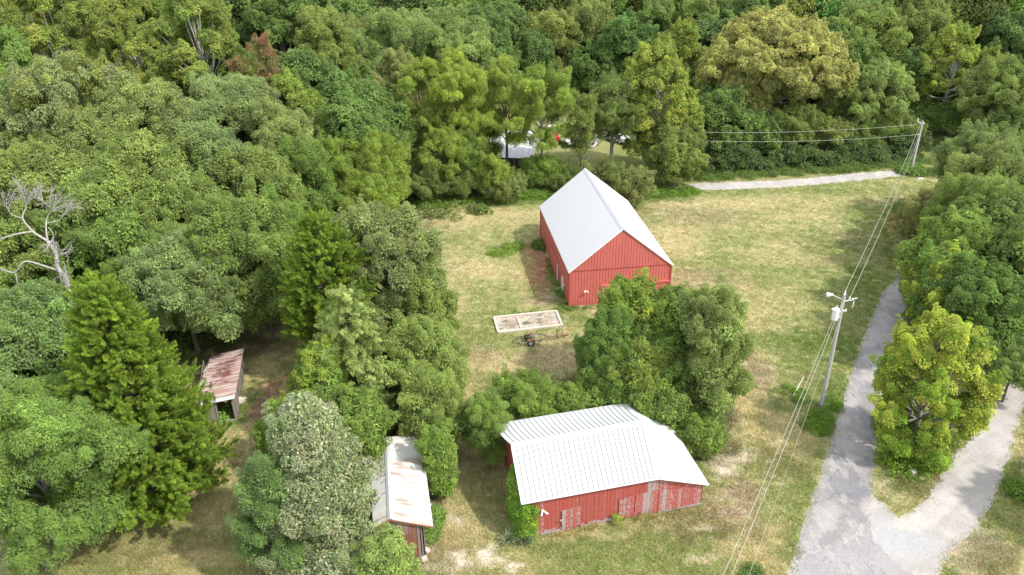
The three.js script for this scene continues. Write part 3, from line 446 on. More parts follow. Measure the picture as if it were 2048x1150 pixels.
  while (z > -8.6) { const wd = 0.24 + r() * 0.05; part('side_board', box(0.03, 2.75, wd - 0.015, 0.0 + r() * 0.02, 1.38, z - wd / 2), M.grey[Math.floor(r() * 2)], t); z -= wd; }
  part('back_wall', box(3, 3.0, 0.05, -1.5, 1.5, -8.0), M.grey[1], t);
  part('left_wall', box(0.05, 3.0, 8, -3.0, 1.5, -4), M.brownRed[0], t);
  part('footing_stone', box(0.35, 0.3, 0.3, -0.1, 0.12, 0.1, 0.3), M.concrete, t); part('footing_stone', box(0.3, 0.25, 0.35, 0.1, 0.1, -0.6, 0.7), M.concrete, t);
}
{ // the open shed with the rust-red roof
  const t = thing('open_shed', 'small grey open-ended shed with a slanting rust-red metal roof, left of the path', 'shed', [-22.2, 0, -51.04], 0.2), r = RNG(21);
  const Lf = V(-3.18, 1.93, 0.25), R = V(0.27, 2.27, 0.25), Rb = V(0.4, 2.4, -6.95), Lb = V(-2.45, 1.93, -7.1);
  const rusts = [0, 1, 2, 3].map((s) => mapped(tex(320, 640, (u, v, px, py) => { const x = u * 5, z = v * 10, n = fbm(x * 0.75 + 2, z * 1.3 + 5, 4), st = fbm(x * 0.7, z * 7, 3), f = fbm(x * 3, z * 14, 2); let c = mix3([0.47, 0.39, 0.37], [0.37, 0.215, 0.17], sm(0.36, 0.6, st)); c = mix3(c, [0.155, 0.05, 0.04], sm(0.5, 0.62, n * 0.75 + st * 0.3) * 0.9); c = mix3(c, [0.55, 0.5, 0.49], sm(0.62, 0.75, f) * 0.5); const k = (0.88 + 0.2 * h2(px, py)) * (0.95 + s * 0.03); return [c[0] * k, c[1] * k, c[2] * k]; }), 0.75));
  const N = 14;
  for (let i = 0; i < N; i++) {
    const a = L3(Lf, Lb, i / N), b = L3(R, Rb, i / N), c = L3(R, Rb, (i + 1) / N), d = L3(Lf, Lb, (i + 1) / N), up = V(0, r() * 0.03, 0), short = V((r() - 0.5) * 0.2, 0, 0), g = [];
    for (let j = 0; j < 6; j++) { const s0 = j / 6, s1 = (j + 1) / 6, y0 = V(0, j % 2 ? 0.03 : 0, 0), y1 = V(0, j % 2 ? 0 : 0.03, 0); g.push(plate(L3(a, d, s0).add(y0).add(up).add(short), L3(b, c, s0).add(y0).add(up), L3(b, c, s1).add(y1).add(up), L3(a, d, s1).add(y1).add(up).add(short), 0.008)); }
    part('roof_sheet', planUV(g, 5, 10), rusts[i % 4], t);
  }
  part('edge_sheet', plate(L3(Lf, R, 0.12).add(V(0, 0.06, 0.12)), R.clone().add(V(0, 0.06, 0.12)), L3(R, Rb, 0.05).add(V(0, 0.07, 0)), L3(L3(Lf, Lb, 0.05), L3(R, Rb, 0.05), 0.12).add(V(0, 0.07, 0)), 0.01), M.whiteRoof2, t).userData.label = 'pale bare metal sheet along the front roof edge';
  let z = 0.1;
  while (z > -6.7) { const wd = 0.2 + r() * 0.06, lean = (r() - 0.3) * 0.12, h = r() < 0.15 ? 1.5 : 2.2; part('board', hexa([V(0.02 + lean, 0.05, z), V(0.05 + lean, 0.05, z), V(0.05 + lean, 0.05, z - wd + 0.02), V(0.02 + lean, 0.05, z - wd + 0.02)], [V(0.02, h, z), V(0.05, h, z), V(0.05, h, z - wd + 0.02), V(0.02, h, z - wd + 0.02)], r() * 5), M.grey[Math.floor(r() * 2)], t); z -= wd; }
  for (const [px, pz, h] of [[-1.3, 0.05, 2.05], [-1.45, 0, 2.05], [0.0, 0.05, 2.2], [-2.9, 0, 1.9], [-2.5, -6.7, 1.9], [0.1, -6.7, 2.3]]) part('post', box(0.14, h, 0.12, px, h / 2, pz, r() * 0.3, 0, (r() - 0.5) * 0.05), M.grey[0], t);
  for (let i = 0; i < 6; i++) part('board', box(0.22, 1.85, 0.03, -1.62 - i * 0.235, 0.97, 0.1), M.grey[i % 2], t);
  part('sill_board', box(1.3, 0.16, 0.16, -0.65, 0.1, 0.1), M.grey[0], t);
  part('back_wall', box(2.7, 1.9, 0.05, -1.2, 0.95, -6.9), M.grey[1], t);
  part('left_wall', box(0.05, 1.8, 6.8, -2.85, 0.9, -3.4, 0.06), M.grey[1], t);
}
{ // far white-roofed house behind the locusts
  const t = thing('white_roofed_house', 'small house with bright white metal roof, half hidden behind the locust trees', 'house', [0, 0, 0]);
  const fl = V(-3.5, 2.4, -107.7), fr = V(3.2, 2.4, -106.77), bl = V(-2.85, 3.6, -112.43), br = V(4.07, 3.6, -111.41);
  const k = 8;
  for (let i = 0; i < k; i++) { const a = L3(fl, fr, i / k), b = L3(fl, fr, (i + 1) / k), c = L3(bl, br, (i + 1) / k), d = L3(bl, br, i / k), b2 = b.clone(), c2 = c.clone(); b2.y += 0.03; c2.y += 0.03; part('roof_panel', [plate(a, b, c, d, 0.03), beam(b2, c2, 0.06, 0.08)], M.whiteRoof, t); }
  const back = V(0, 0, -7), bl2 = fl.clone().add(V(0, 0, -13)), br2 = fr.clone().add(V(0, 0, -13));
  part('back_roof', plate(bl, br, br2, bl2, 0.05), M.whiteRoof, t);
  const dark = mat(0.10, 0.085, 0.075, 0.9);
  part('front_wall', plate(V(fl.x + 0.3, 2.5, fl.z - 0.5), V(fr.x - 0.3, 2.5, fr.z - 0.5), V(fr.x - 0.3, 2.5, fr.z - 0.7), V(fl.x + 0.3, 2.5, fl.z - 0.7), 2.5), dark, t);
  part('side_wall', plate(V(fr.x - 0.5, 2.5, fr.z - 0.7), V(fr.x - 0.3, 2.5, fr.z - 0.7), V(fr.x - 0.3, 2.5, fr.z - 12), V(fr.x - 0.5, 2.5, fr.z - 12), 2.5), dark, t);
  part('side_wall', plate(V(fl.x + 0.3, 2.5, fl.z - 0.7), V(fl.x + 0.5, 2.5, fl.z - 0.7), V(fl.x + 0.5, 2.5, fl.z - 12), V(fl.x + 0.3, 2.5, fl.z - 12), 2.5), dark, t);
  for (const s of [0.42, 0.6, 0.8]) part('porch_post', box(0.14, 2.45, 0.14, fl.x + (fr.x - fl.x) * s, 1.22, fl.z + (fr.z - fl.z) * s - 0.15), M.grey[0], t);
  const w = part('window', box(1.0, 1.2, 0.08, fl.x + 5, 1.5, fl.z - 0.4), M.trimWhite, t);
  part('pane', box(0.8, 1.0, 0.03, fl.x + 5, 1.5, fl.z - 0.34), M.glassPane, w);
  part('porch_roof', [plate(V(-4.59, 2.4, -110.86), V(-3.35, 2.4, -110.35), V(-3.22, 2.9, -112.04), V(-4.4, 2.9, -112.32), 0.06)], M.whiteRoof, t);
}

// ---------------------------------------------------------------- plants
const leafMat = new THREE.MeshPhysicalMaterial({ color: 0xffffff, vertexColors: true, roughness: 0.9, transmission: 0.5, thickness: 0, specularIntensity: 0.5, side: THREE.DoubleSide });
const needleMat = new THREE.MeshPhysicalMaterial({ color: 0xffffff, vertexColors: true, roughness: 0.95, transmission: 0.3, thickness: 0, specularIntensity: 0.3, side: THREE.DoubleSide });
// a spray of leaves inside a unit dome; every leaf a folded diamond with its own tone, a few with painted glints
function leafSpray({ n, len, wid, flat: fl = 0.75, lift = 0.55, seed, spread = 0.28, pale = 0, paleTone = [1.35, 1.32, 1.35], curl = 0.25, shell = 0.55 }) {
  const r = RNG(seed), p = [], c = [], idx = [], up = V(0, 1, 0), N = new THREE.Vector3(), D = new THREE.Vector3(), S = new THREE.Vector3();
  for (let i = 0; i < n; i++) {
    const az = r() * Math.PI * 2, y = -0.25 + 1.25 * r(), rr = Math.sqrt(Math.max(0, 1 - y * y)), k = shell + (1 - shell) * Math.sqrt(r());
    const q = V(Math.cos(az) * rr * k, y * fl * k, Math.sin(az) * rr * k);
    N.copy(q).normalize().multiplyScalar(1 - lift).addScaledVector(up, lift).add(V(r() - 0.5, r() - 0.5, r() - 0.5).multiplyScalar(1.5)).normalize();
    D.copy(q).setY(q.y * 0.3 - 0.15).add(V(r() - 0.5, (r() - 0.5) * 0.5, r() - 0.5).multiplyScalar(1.4));
    D.addScaledVector(N, -D.dot(N)).normalize(); S.crossVectors(N, D);
    const L = len * (0.7 + 0.6 * r()), W = wid * (0.7 + 0.6 * r()), b = p.length / 3, f = curl * W;
    for (const [a, s, h] of [[0, 0, 0], [0.45, 0.5, f], [1, 0, -0.2 * L], [0.45, -0.5, f]]) p.push(q.x + D.x * L * a + S.x * W * s + N.x * h, q.y + D.y * L * a + S.y * W * s + N.y * h, q.z + D.z * L * a + S.z * W * s + N.z * h);
    const t = r() < pale ? paleTone : [1 + (r() - 0.5) * spread * 0.8, 1 + (r() - 0.5) * spread * 0.6, 1 + (r() - 0.5) * spread * 2], g = 0.72 + 0.44 * r() + (r() < 0.12 ? 0.42 : 0);  // rare extra brightness puts sun glints into the leaf colour
    for (let k2 = 0; k2 < 4; k2++) c.push(t[0] * g, t[1] * g, t[2] * g);
    idx.push(b, b + 1, b + 2, b, b + 2, b + 3);
  }
  return leafGeo(p, c, idx);
}
function leafGeo(p, c, idx) {
  const g = new THREE.BufferGeometry();
  g.setAttribute('position', new THREE.BufferAttribute(new Float32Array(p), 3));
  g.setAttribute('color', new THREE.BufferAttribute(new Float32Array(c), 3));
  g.setIndex(idx); g.computeVertexNormals();
  return g;
}
// a plume along +y: thin needles leaving the axis at an angle, drooping tips if asked
function plume({ n, len, wid, out = 0.75, droop = 0, seed, tip = 0, side = 4 }) {
  const r = RNG(seed), p = [], c = [], idx = [];
  for (let i = 0; i < n; i++) {
    const t = Math.pow(r(), 0.8), az = r() * Math.PI * 2, ra = 0.1 * (1 - t), q = V(Math.cos(az) * ra, t, Math.sin(az) * ra), taperL = len * (1.1 - 0.65 * t) * (0.7 + 0.6 * r());
    const D = V(Math.cos(az) * out, 1 - 0.4 * out - droop * r(), Math.sin(az) * out).normalize(), S = V(-Math.sin(az), (r() - 0.5), Math.cos(az)).normalize(), b = p.length / 3, W = wid * (0.7 + 0.6 * r());
    for (const [a, s] of [[0, 0.35], [0.5, 0.6], [1, 0], [0.5, -0.6]]) p.push(q.x + D.x * taperL * a + S.x * W * s, q.y + D.y * taperL * a + S.y * W * s - droop * 0.3 * a * a * taperL, q.z + D.z * taperL * a + S.z * W * s);
    const g = 0.78 + 0.44 * r(), tp = r() < tip ? 1.55 : 1;
    for (let k = 0; k < 4; k++) c.push(g * tp * (0.95 + 0.1 * r()), g * tp, g * tp * (tp > 1 ? 1.25 : 1));
    idx.push(b, b + 1, b + 2, b, b + 2, b + 3);
  }
  return leafGeo(p, c, idx);
}
const SPRAY = {
  maple: leafSpray({ n: 117, len: 0.33, wid: 0.24, seed: 11 }),
  oak: leafSpray({ n: 110, len: 0.35, wid: 0.17, seed: 12, pale: 0.13, lift: 0.45, spread: 0.22 }),
  big: leafSpray({ n: 88, len: 0.42, wid: 0.30, seed: 13, lift: 0.6 }),
  locust: leafSpray({ n: 146, len: 0.35, wid: 0.11, seed: 14, flat: 0.85, lift: 0.6, spread: 0.2, curl: 0.1 }),
  silver: leafSpray({ n: 117, len: 0.33, wid: 0.18, seed: 15, pale: 0.42, paleTone: [1.35, 1.3, 1.4], lift: 0.4 }),
  fine: leafSpray({ n: 160, len: 0.26, wid: 0.14, seed: 16, lift: 0.5 }),
  layered: leafSpray({ n: 114, len: 0.33, wid: 0.22, seed: 17, flat: 0.4, lift: 0.8 }),
  cedar: plume({ n: 150, len: 0.34, wid: 0.042, seed: 18, out: 0.7 }),
  spruce: plume({ n: 120, len: 0.32, wid: 0.045, seed: 19, out: 0.9, droop: 0.7, tip: 0.22 }),
  grass: plume({ n: 26, len: 0.9, wid: 0.07, seed: 20, out: 0.6 }),
};
const bark = (a, b, s) => mapped(tex(64, 256, (u, v, px, py) => { const n = fbm(px / 4 + s, py / 24, 3), m = fbm(px / 14, py / 18 + s, 3), c = mix3(a, b, clamp(n * 0.6 + m * 0.9 - 0.25)); return c; }), 0.95);
const BARK = { brown: bark([0.09, 0.07, 0.055], [0.20, 0.165, 0.135], 3), grey: bark([0.16, 0.14, 0.125], [0.32, 0.29, 0.265], 9), white: bark([0.36, 0.32, 0.28], [0.72, 0.69, 0.65], 15), dead: bark([0.25, 0.23, 0.215], [0.50, 0.47, 0.45], 23) };
const tmpM = new THREE.Matrix4(), tmpQ = new THREE.Quaternion(), tmpC = new THREE.Color(), UP = V(0, 1, 0);
const GREEN = [2.68, 2.66, 1.88];
// many sprays as one crown
function leaves(name, list, geo, tint, seed, parent, m = leafMat, vary = 0.16) {
  const r = RNG(seed), o = new THREE.InstancedMesh(geo, m, list.length);
  list.forEach((s, i) => {
    tmpQ.setFromUnitVectors(UP, s.d).multiply(new THREE.Quaternion().setFromAxisAngle(UP, r() * 6.283));
    o.setMatrixAt(i, tmpM.compose(s.p, tmpQ, V(s.s, s.s * (s.k ?? 1), s.s)));
    const t = s.c ?? tint, g = 1 + (r() - 0.5) * 2 * vary, w = (r() - 0.5) * vary * 0.5;
    o.setColorAt(i, tmpC.setRGB(GREEN[0] * t[0] * g * (1 + w), GREEN[1] * t[1] * g, GREEN[2] * t[2] * g * (1 - w)));
  });
  o.name = numbered(name); o.userData.kind = 'stuff';
  shade(o); parent.add(o);
  return o;
}
const cone = (y) => Math.sqrt(Math.max(0, 1 - y * y)) * (y > 0 ? 1 - 0.45 * y : 1), column = (y) => Math.pow(Math.max(0, 1 - y * y * y * y), 0.5);
const rv = (r) => V(r() - 0.5, r() - 0.5, r() - 0.5);
function broadleaf(T, h, R, S, seed) {
  const r = RNG(seed), pick = r(), shapeF = S.shape ?? (pick < 0.4 ? null : pick < 0.7 ? cone : column), sx = 0.86 + 0.3 * r(), base = (S.base ?? 0.12) * h, cy = (base + h) / 2, ry = (h - base) / 2, n = S.lobes ?? 15, lobes = [], spots = [], ph = r() * 6.28;
  for (let i = 0; i < n; i++) {
    const y = i === 0 ? 0.98 : 1 - 2 * (i + 0.4) / n * (S.low ?? 0.86), a = ph + i * 2.39996 + (r() - 0.5) * 0.7, f = shapeF ? shapeF(y) : Math.sqrt(Math.max(0, 1 - y * y)), q = S.lobe ?? 0.42, LR = R * q * (0.65 + 0.7 * r()), wob = 0.72 + 0.56 * vn(Math.cos(a) * 1.3 + seed, Math.sin(a) * 1.3 + y * 1.4);
    const p = V(Math.cos(a) * f * wob * Math.max(0.1, R - LR * 0.75), cy + y * Math.max(0.2, ry - LR * 0.8), Math.sin(a) * f * wob * Math.max(0.1, R - LR * 0.75)).add(rv(r).multiplyScalar(R * (S.rough ?? 0.22)));
    p.x *= sx; p.z /= sx;
    if (p.y + LR * 0.85 > h) p.y = h - LR * 0.85;
    if (i === 0) p.set((r() - 0.5) * R * 0.3, h - LR * 0.85, (r() - 0.5) * R * 0.3);
    lobes.push({ p, R: LR, tone: 1 + (r() - 0.5) * 0.3, u: r() });
  }
  const cs = (S.clump ?? 0.75) * 0.76, masses = lobes.map((L) => ({ ...L, share: 0.08 }));
  for (const L of lobes) {                          // smaller tufts standing out of each mass
    const k = Math.round((S.subs ?? 11) + 4 * r());
    for (let i = 0; i < k; i++) { const y = -0.35 + 1.3 * r(), a = r() * 6.283, f = Math.sqrt(Math.max(0, 1 - y * y)), q = L.p.clone().add(V(Math.cos(a) * f, y, Math.sin(a) * f).multiplyScalar(L.R * (0.5 + 0.68 * r()))); const R2 = L.R * (0.2 + 0.24 * r()); if (q.y + R2 < h + 0.3 && q.y > 0.3) masses.push({ p: q, R: R2, tone: L.tone * (1 + (r() - 0.5) * 0.3), u: L.u, share: 1 }); }
  }
  for (const L of masses) {
    const k = Math.ceil((S.dens ?? 1) * L.share * 5.2 * L.R * L.R / (cs * cs));
    for (let i = 0; i < k; i++) {
      const y = -0.35 + 1.35 * r(), a = r() * 6.283, f = Math.sqrt(Math.max(0, 1 - y * y)), d = V(Math.cos(a) * f, y, Math.sin(a) * f), q = L.p.clone().addScaledVector(V(d.x, d.y * 0.85, d.z), L.R * (0.7 + 0.36 * r() + (r() < 0.07 ? 0.25 + 0.3 * r() : 0)));
      if (q.y < 0.2) continue;
      if (lobes.some((o) => o.p.distanceTo(q) < o.R * 0.58)) continue;
      const dir = d.clone().multiplyScalar(0.75).add(V(0, 0.5, 0)).addScaledVector(rv(r), 0.6).normalize(), tint = S.tint2 && (S.patch ? S.patch(q, L, h, R, r) : vn(q.x * 0.5 + seed, q.y * 0.5 + q.z * 0.45) + (L.u - 0.5) * 0.3 + (r() - 0.5) * 0.35 > 0.56) ? S.tint2 : S.tint;
      spots.push({ p: q, d: dir, s: cs * (0.7 + 0.6 * r()), c: tint.map((x) => x * L.tone) });
    }
  }
  for (const L of masses) {
    if (r() > (S.shoots ?? 0.62) || L.p.y + L.R > h + 0.2) continue;
    const d = V(L.p.x / R * 0.7, 0.9, L.p.z / R * 0.7).addScaledVector(rv(r), 0.8).normalize(), len = (0.5 + 1.1 * r()) * cs * 1.5, st = L.p.clone().addScaledVector(d, L.R * 0.9), like = spots[Math.floor(r() * spots.length)]?.c ?? S.tint;
    for (let k = 0; k < 5; k++) spots.push({ p: st.clone().addScaledVector(d, len * k / 4).addScaledVector(rv(r), 0.25 * cs), d: d.clone().addScaledVector(rv(r), 0.7).normalize(), s: cs * (0.85 - 0.12 * k), c: like });
  }
  leaves('crown', spots, SPRAY[S.spray ?? 'maple'], S.tint, seed + 1, T, leafMat, S.vary);
  // trunk with a limb to each mass of leaves
  const tr = S.trunk ?? 0.022 * h, lean = V((r() - 0.5) * R * 0.2, 0, (r() - 0.5) * R * 0.2), fork = base + (h - base) * (S.fork ?? 0.35), top = V(lean.x * 1.2, h * 0.86, lean.z * 1.2), g = [];
  const mid = V(lean.x * 0.5, fork, lean.z * 0.5);
  g.push(taper([V(0, -0.05, 0), V(lean.x * 0.2 + (r() - 0.5) * 0.3, fork * 0.5, lean.z * 0.2), mid, top], tr, tr * 0.25, 8, 10));
  for (const L of lobes) {
    const f = clamp((L.p.y - base) / (h - base) * 0.62 - 0.05 + 0.1 * r(), 0.02, 0.75), yb = Math.max(base * 0.8, base + (h - base) * f * 0.9), st = V(lean.x * yb / h, yb, lean.z * yb / h), white = S.bark === 'white', end = white && r() < 0.55 ? L.p.clone().add(V(L.p.x * 0.12, L.R * (0.3 + 0.7 * r()), L.p.z * 0.12)) : r() < 0.3 ? L.p.clone().addScaledVector(L.p.clone().sub(V(0, h * 0.35, 0)).normalize(), L.R * (0.9 + 0.4 * r())) : L.p.clone().lerp(V(0, L.p.y, 0), -0.18);
    if (end.y < st.y) st.y = Math.max(0.3, end.y - 0.5);
    g.push(taper([st, L3(st, L.p, 0.5).add(V(0, -0.1 * R * r(), 0)).addScaledVector(rv(r), R * 0.12), end], tr * 0.42, Math.max(tr * 0.07, white ? 0.05 : 0.03), 5, 5));
  }
  part('trunk', g, BARK[S.bark ?? 'brown'], T);
}
function conifer(T, h, R, S, seed) {
  const r = RNG(seed), base = S.base ?? 0.3, n = S.branches ?? 150, spots = [], g = [taper([V(0, -0.05, 0), V(0.1, h * 0.5, 0), V(0, h * 0.97, 0)], 0.02 * h, 0.03, 8, 8)], cs = S.clump ?? 0.9;
  const prof = S.profile ?? ((t) => Math.pow(1 - t, 0.85) * (0.8 + 0.2 * Math.sin(t * 9)));
  for (let i = 0; i < n; i++) {
    const t = Math.pow((i + r()) / n, S.pack ?? 1.05), y = base + (h - base) * t, a = i * 2.39996 + (r() - 0.5), len = Math.max(0.25, R * prof(t) * (0.72 + 0.42 * r()) * (S.wob ? 0.66 + 0.62 * vn(Math.cos(a) * 1.6 + seed, Math.sin(a) * 1.6 + t * 6) : 0.86 + 0.26 * vn(Math.cos(a) * 1.6 + seed, Math.sin(a) * 1.6 + t * 6))), rise = S.droop ? -0.12 - 0.2 * r() : 0.28 + 0.3 * r(), d = V(Math.cos(a), 0, Math.sin(a));
    const tip = V(d.x * len, y + rise * len * 0.7, d.z * len);
    if (tip.y < 0.35) tip.y = 0.35 + r() * 0.4;
    if (i % 2 === 0) g.push(taper([V(0, y, 0), L3(V(0, y, 0), tip, 0.55).add(V(0, -0.12, 0)), tip], 0.05, 0.012, 4, 3));
    const m = Math.max(2, Math.round(len / (cs * 0.34))), tone = 1 + (r() - 0.5) * 0.34;
    for (let k = 0; k < m; k++) {
      const s = 1 - (k / m) * 0.72, q = L3(V(0, y, 0), tip, s).add(V((r() - 0.5) * cs * 0.9 * s, (r() - 0.35) * cs * 0.45, (r() - 0.5) * cs * 0.9 * s)), up = S.droop ? 0.12 : 0.6;
      if (q.y < 0.15) q.y = 0.15;
      spots.push({ p: q, d: V(d.x * 0.8, up, d.z * 0.8).addScaledVector(rv(r), S.droop ? 0.9 : 1.25).normalize(), s: cs * (0.65 + 0.55 * r()), c: (S.tint2 && r() < (S.share ?? 0.15) ? S.tint2 : S.tint).map((x) => x * tone) });
    }
  }
  if (S.wob) for (let i = 0, n0 = spots.length; i < 260; i++) {   // leafy shoots breaking the outline
    const q = spots[Math.floor(r() * n0)], d = V(q.p.x / R * 0.8, 0.85, q.p.z / R * 0.8).addScaledVector(rv(r), 0.7).normalize(), len = 0.5 + 0.9 * r();
    for (let k = 0; k < 5; k++) spots.push({ p: q.p.clone().addScaledVector(d, len * (0.3 + k / 4)).addScaledVector(rv(r), 0.18), d: d.clone().addScaledVector(rv(r), 0.7).normalize(), s: cs * (0.85 - 0.12 * k), c: q.c });
  }
  for (let k = 0; k < 8; k++) spots.push({ p: V((r() - 0.5) * 0.3, h - 0.2 - k * 0.22, (r() - 0.5) * 0.3), d: V((r() - 0.5) * 0.5, 1, (r() - 0.5) * 0.5).normalize(), s: cs * 0.7, c: S.tint });
  leaves('crown', spots, SPRAY[S.spray], S.tint, seed + 1, T, S.spray === 'cedar' || S.spray === 'spruce' ? needleMat : leafMat, 0.14);
  part('trunk', g, BARK.brown, T);
}
const K = { // leaf colours
  olive: [0.125, 0.148, 0.052], dull: [0.108, 0.143, 0.048], grey: [0.118, 0.15, 0.088], sage: [0.13, 0.157, 0.098], mid: [0.086, 0.135, 0.034], deep: [0.066, 0.108, 0.032], blue: [0.066, 0.112, 0.040], lime: [0.138, 0.178, 0.038], bright: [0.115, 0.175, 0.032], yellow: [0.20, 0.222, 0.05], cedar: [0.09, 0.136, 0.022], cedar2: [0.118, 0.16, 0.026], silver: [0.122, 0.152, 0.098], pale: [0.138, 0.155, 0.108], rust: [0.15, 0.085, 0.062], dusk: [0.155, 0.15, 0.085],
};
const SP = {
  oak: { spray: 'oak', tint: K.olive, lobes: 18, lobe: 0.38 },
  maple: { spray: 'maple', tint: K.mid, lobes: 17, lobe: 0.36 },
  dark: { spray: 'big', tint: K.deep, lobes: 17, lobe: 0.36, clump: 0.85 },
  locust: { spray: 'locust', tint: K.lime, lobes: 15, lobe: 0.36, base: 0.16, low: 0.72, rough: 0.3, fork: 0.5, clump: 0.7, dens: 0.95 },
  sycamore: { spray: 'big', tint: K.lime, tint2: [0.165, 0.185, 0.045], lobes: 34, lobe: 0.22, bark: 'white', trunk: 0.27, rough: 0.3, clump: 0.72, dens: 0.85 },
  willow: { spray: 'fine', tint: K.sage, lobes: 16, lobe: 0.42, dens: 1.1 },
  shrub: { spray: 'maple', tint: K.bright, lobes: 9, lobe: 0.5, base: 0.02, clump: 0.5, trunk: 0.06, low: 0.75 },
};
let treeSeed = 100;
function tree(kind, name, x, z, h, R, label, o = {}, category = 'tree', group) {
  const T = thing(name, label, category, [x, 0, z], 0, group), S = { ...SP[kind], ...o };
  if (!o.keep && kind !== 'cedar' && kind !== 'conical') { S.tint = mix3(S.tint, [0.102, 0.146, 0.045], 0.36); if (S.tint2) S.tint2 = mix3(S.tint2, [0.115, 0.15, 0.05], 0.25); }
  treeSeed += 7;
  if (kind === 'cedar' || kind === 'spruce' || kind === 'conical') conifer(T, h, R, S, treeSeed); else broadleaf(T, h, R, S, treeSeed);
  return T;
}
SP.cedar = { spray: 'cedar', tint: K.cedar, tint2: K.cedar2, branches: 190 };
SP.spruce = { spray: 'spruce', tint: [0.14, 0.165, 0.075], droop: true, branches: 170, clump: 1.0, profile: (t) => Math.pow(1 - t, 0.65) };

// --- front left
tree('cedar', 'cedar_tree', -25.06, -42.2, 16.98, 5.29, 'broad yellow-green cedar in the left foreground, left of the rust-roofed shed', { branches: 560, clump: 0.68, base: 0.05, profile: (t) => (t < 0.12 ? 0.9 + 0.8 * t : 1 - (t - 0.12) * 1.0) });
tree('cedar', 'cedar_tree', -15.18, -57, 14.87, 3.17, 'tall dark-skirted cedar right of the dirt path, behind the drooping spruce', { branches: 400, clump: 0.66, base: 0.1, profile: (t) => Math.pow(Math.sin(Math.PI * (0.18 + 0.8 * t)), 0.75) });
tree('locust', 'mimosa_tree', -29.07, -37.5, 12.18, 4.55, 'soft feathery green tree in the bottom left corner', { tint: [0.105, 0.165, 0.05], base: 0.02, low: 0.95, lobes: 20, bark: 'grey' });
tree('oak', 'magnolia_tree', -34.7, -50, 12.26, 4.1, 'dark glossy grey-green tree at the left edge below the dead tree', { spray: 'big', tint: [0.10, 0.15, 0.07], lobes: 20 });
tree('oak', 'oak_tree', -23.81, -63.5, 13.8, 4.45, 'dull green oak whose crown overhangs the upper end of the dirt path', { tint: K.dull, lobes: 22 });
tree('oak', 'oak_tree', -28.59, -61, 11.35, 5.14, 'spreading low grey-green oak above the rust-roofed shed', { tint: K.grey, lobes: 22, base: 0.2 });
tree('oak', 'oak_tree', -22.22, -63, 7.15, 2.63, 'small drooping grey-green tree at the edge of the path beside the tall cedar', { tint: K.dull, lobes: 14, base: 0.15 });
tree('oak', 'poplar_tree', -43.86, -70, 16.47, 5.72, 'tall coarse-leaved olive tree at the left edge above the dead tree', { tint: K.olive, spray: 'big' });
tree('oak', 'poplar_tree', -37.3, -67, 15.3, 4.85, 'olive tree just right of the dead white tree', { tint: K.dull, spray: 'big' });
tree('oak', 'poplar_tree', -34.41, -72, 16.41, 5.61, 'large dull olive tree in the middle of the left wood', { tint: K.olive, tint2: K.dull, spray: 'big' });
tree('oak', 'oak_tree', -29.95, -69, 13.5, 4.05, 'green tree between the dull oak and the large olive tree', { tint: [0.115, 0.155, 0.055] });
tree('maple', 'maple_tree', -33.73, -62, 12.83, 3.51, 'dark green tree in the shade right of the dead tree trunk', { tint: K.mid, spray: 'big' });
tree('maple', 'maple_tree', -41.2, -60, 13.13, 2.99, 'green tree behind the lower dead branch at the left edge', { tint: [0.12, 0.16, 0.05], spray: 'big' });
tree('oak', 'poplar_tree', -47.36, -86, 21.58, 6.4, 'pale whitish olive tree in the upper left wood', { tint: K.pale, tint2: K.olive, spray: 'silver', clump: 0.85 });
tree('oak', 'poplar_tree', -40.33, -84, 18.65, 5.78, 'dusty olive tree right of the pale whitish tree', { tint: [0.128, 0.148, 0.075], spray: 'oak', clump: 0.85 });
tree('oak', 'poplar_tree', -51.42, -82, 18.52, 5.13, 'pale olive tree at the left edge below the yellow-green sycamores', { tint: [0.132, 0.15, 0.1], spray: 'silver', clump: 0.85 });
tree('oak', 'poplar_tree', -42.77, -77, 17.72, 4.88, 'brownish olive tree below the pale whitish tree', { tint: [0.12, 0.14, 0.07] });
tree('willow', 'willow_tree', -31.86, -88, 18.47, 7.16, 'rounded grey-green willow-like crown in the upper left wood', { tint: K.sage, lobes: 20 });
tree('willow', 'willow_tree', -25.59, -85, 16.58, 3.47, 'smaller sage-green crown drooping right of the rounded willow-like one', { tint: [0.165, 0.19, 0.10] });
tree('oak', 'oak_tree', -30.38, -76, 16.43, 4.84, 'rounded grey-green tree under the willow-like crown', { tint: K.grey });
tree('oak', 'oak_tree', -25.65, -74, 14.89, 4.01, 'dull green tree with bare twigs below the sage-green crown', { tint: [0.125, 0.155, 0.06] });
tree('maple', 'vine_covered_tree', -22.69, -80, 13.4, 3.33, 'dark vine-covered tree left of the feathery green lawn-edge tree', { tint: K.mid, spray: 'fine', base: 0.04 });
tree('maple', 'vine_covered_tree', -22.7, -70, 11.52, 2.67, 'green vine-hung tree behind the tall cedar', { tint: [0.085, 0.14, 0.035], spray: 'fine', base: 0.03 });
tree('sycamore', 'sycamore_tree', -61.54, -113, 25.75, 8.39, 'yellow-green sycamore at the top left corner', { tint: [0.12, 0.15, 0.04], tint2: [0.155, 0.168, 0.048] });
tree('sycamore', 'sycamore_tree', -48.84, -107, 25.43, 6.33, 'yellow-green sycamore with a forked white trunk, top left', { tint: [0.115, 0.15, 0.038], tint2: [0.15, 0.165, 0.045], dens: 0.62, base: 0.3 });
tree('sycamore', 'sycamore_tree', -39.52, -104, 26.29, 6.16, 'yellow-green sycamore with white limbs left of the rust-brown branch', { tint: [0.108, 0.145, 0.038], tint2: [0.14, 0.16, 0.045], dens: 0.68, base: 0.25 });
tree('maple', 'maple_tree', -61.04, -99, 21.52, 3.46, 'clear green tree at the left edge under the sycamores', { tint: [0.12, 0.185, 0.06] });
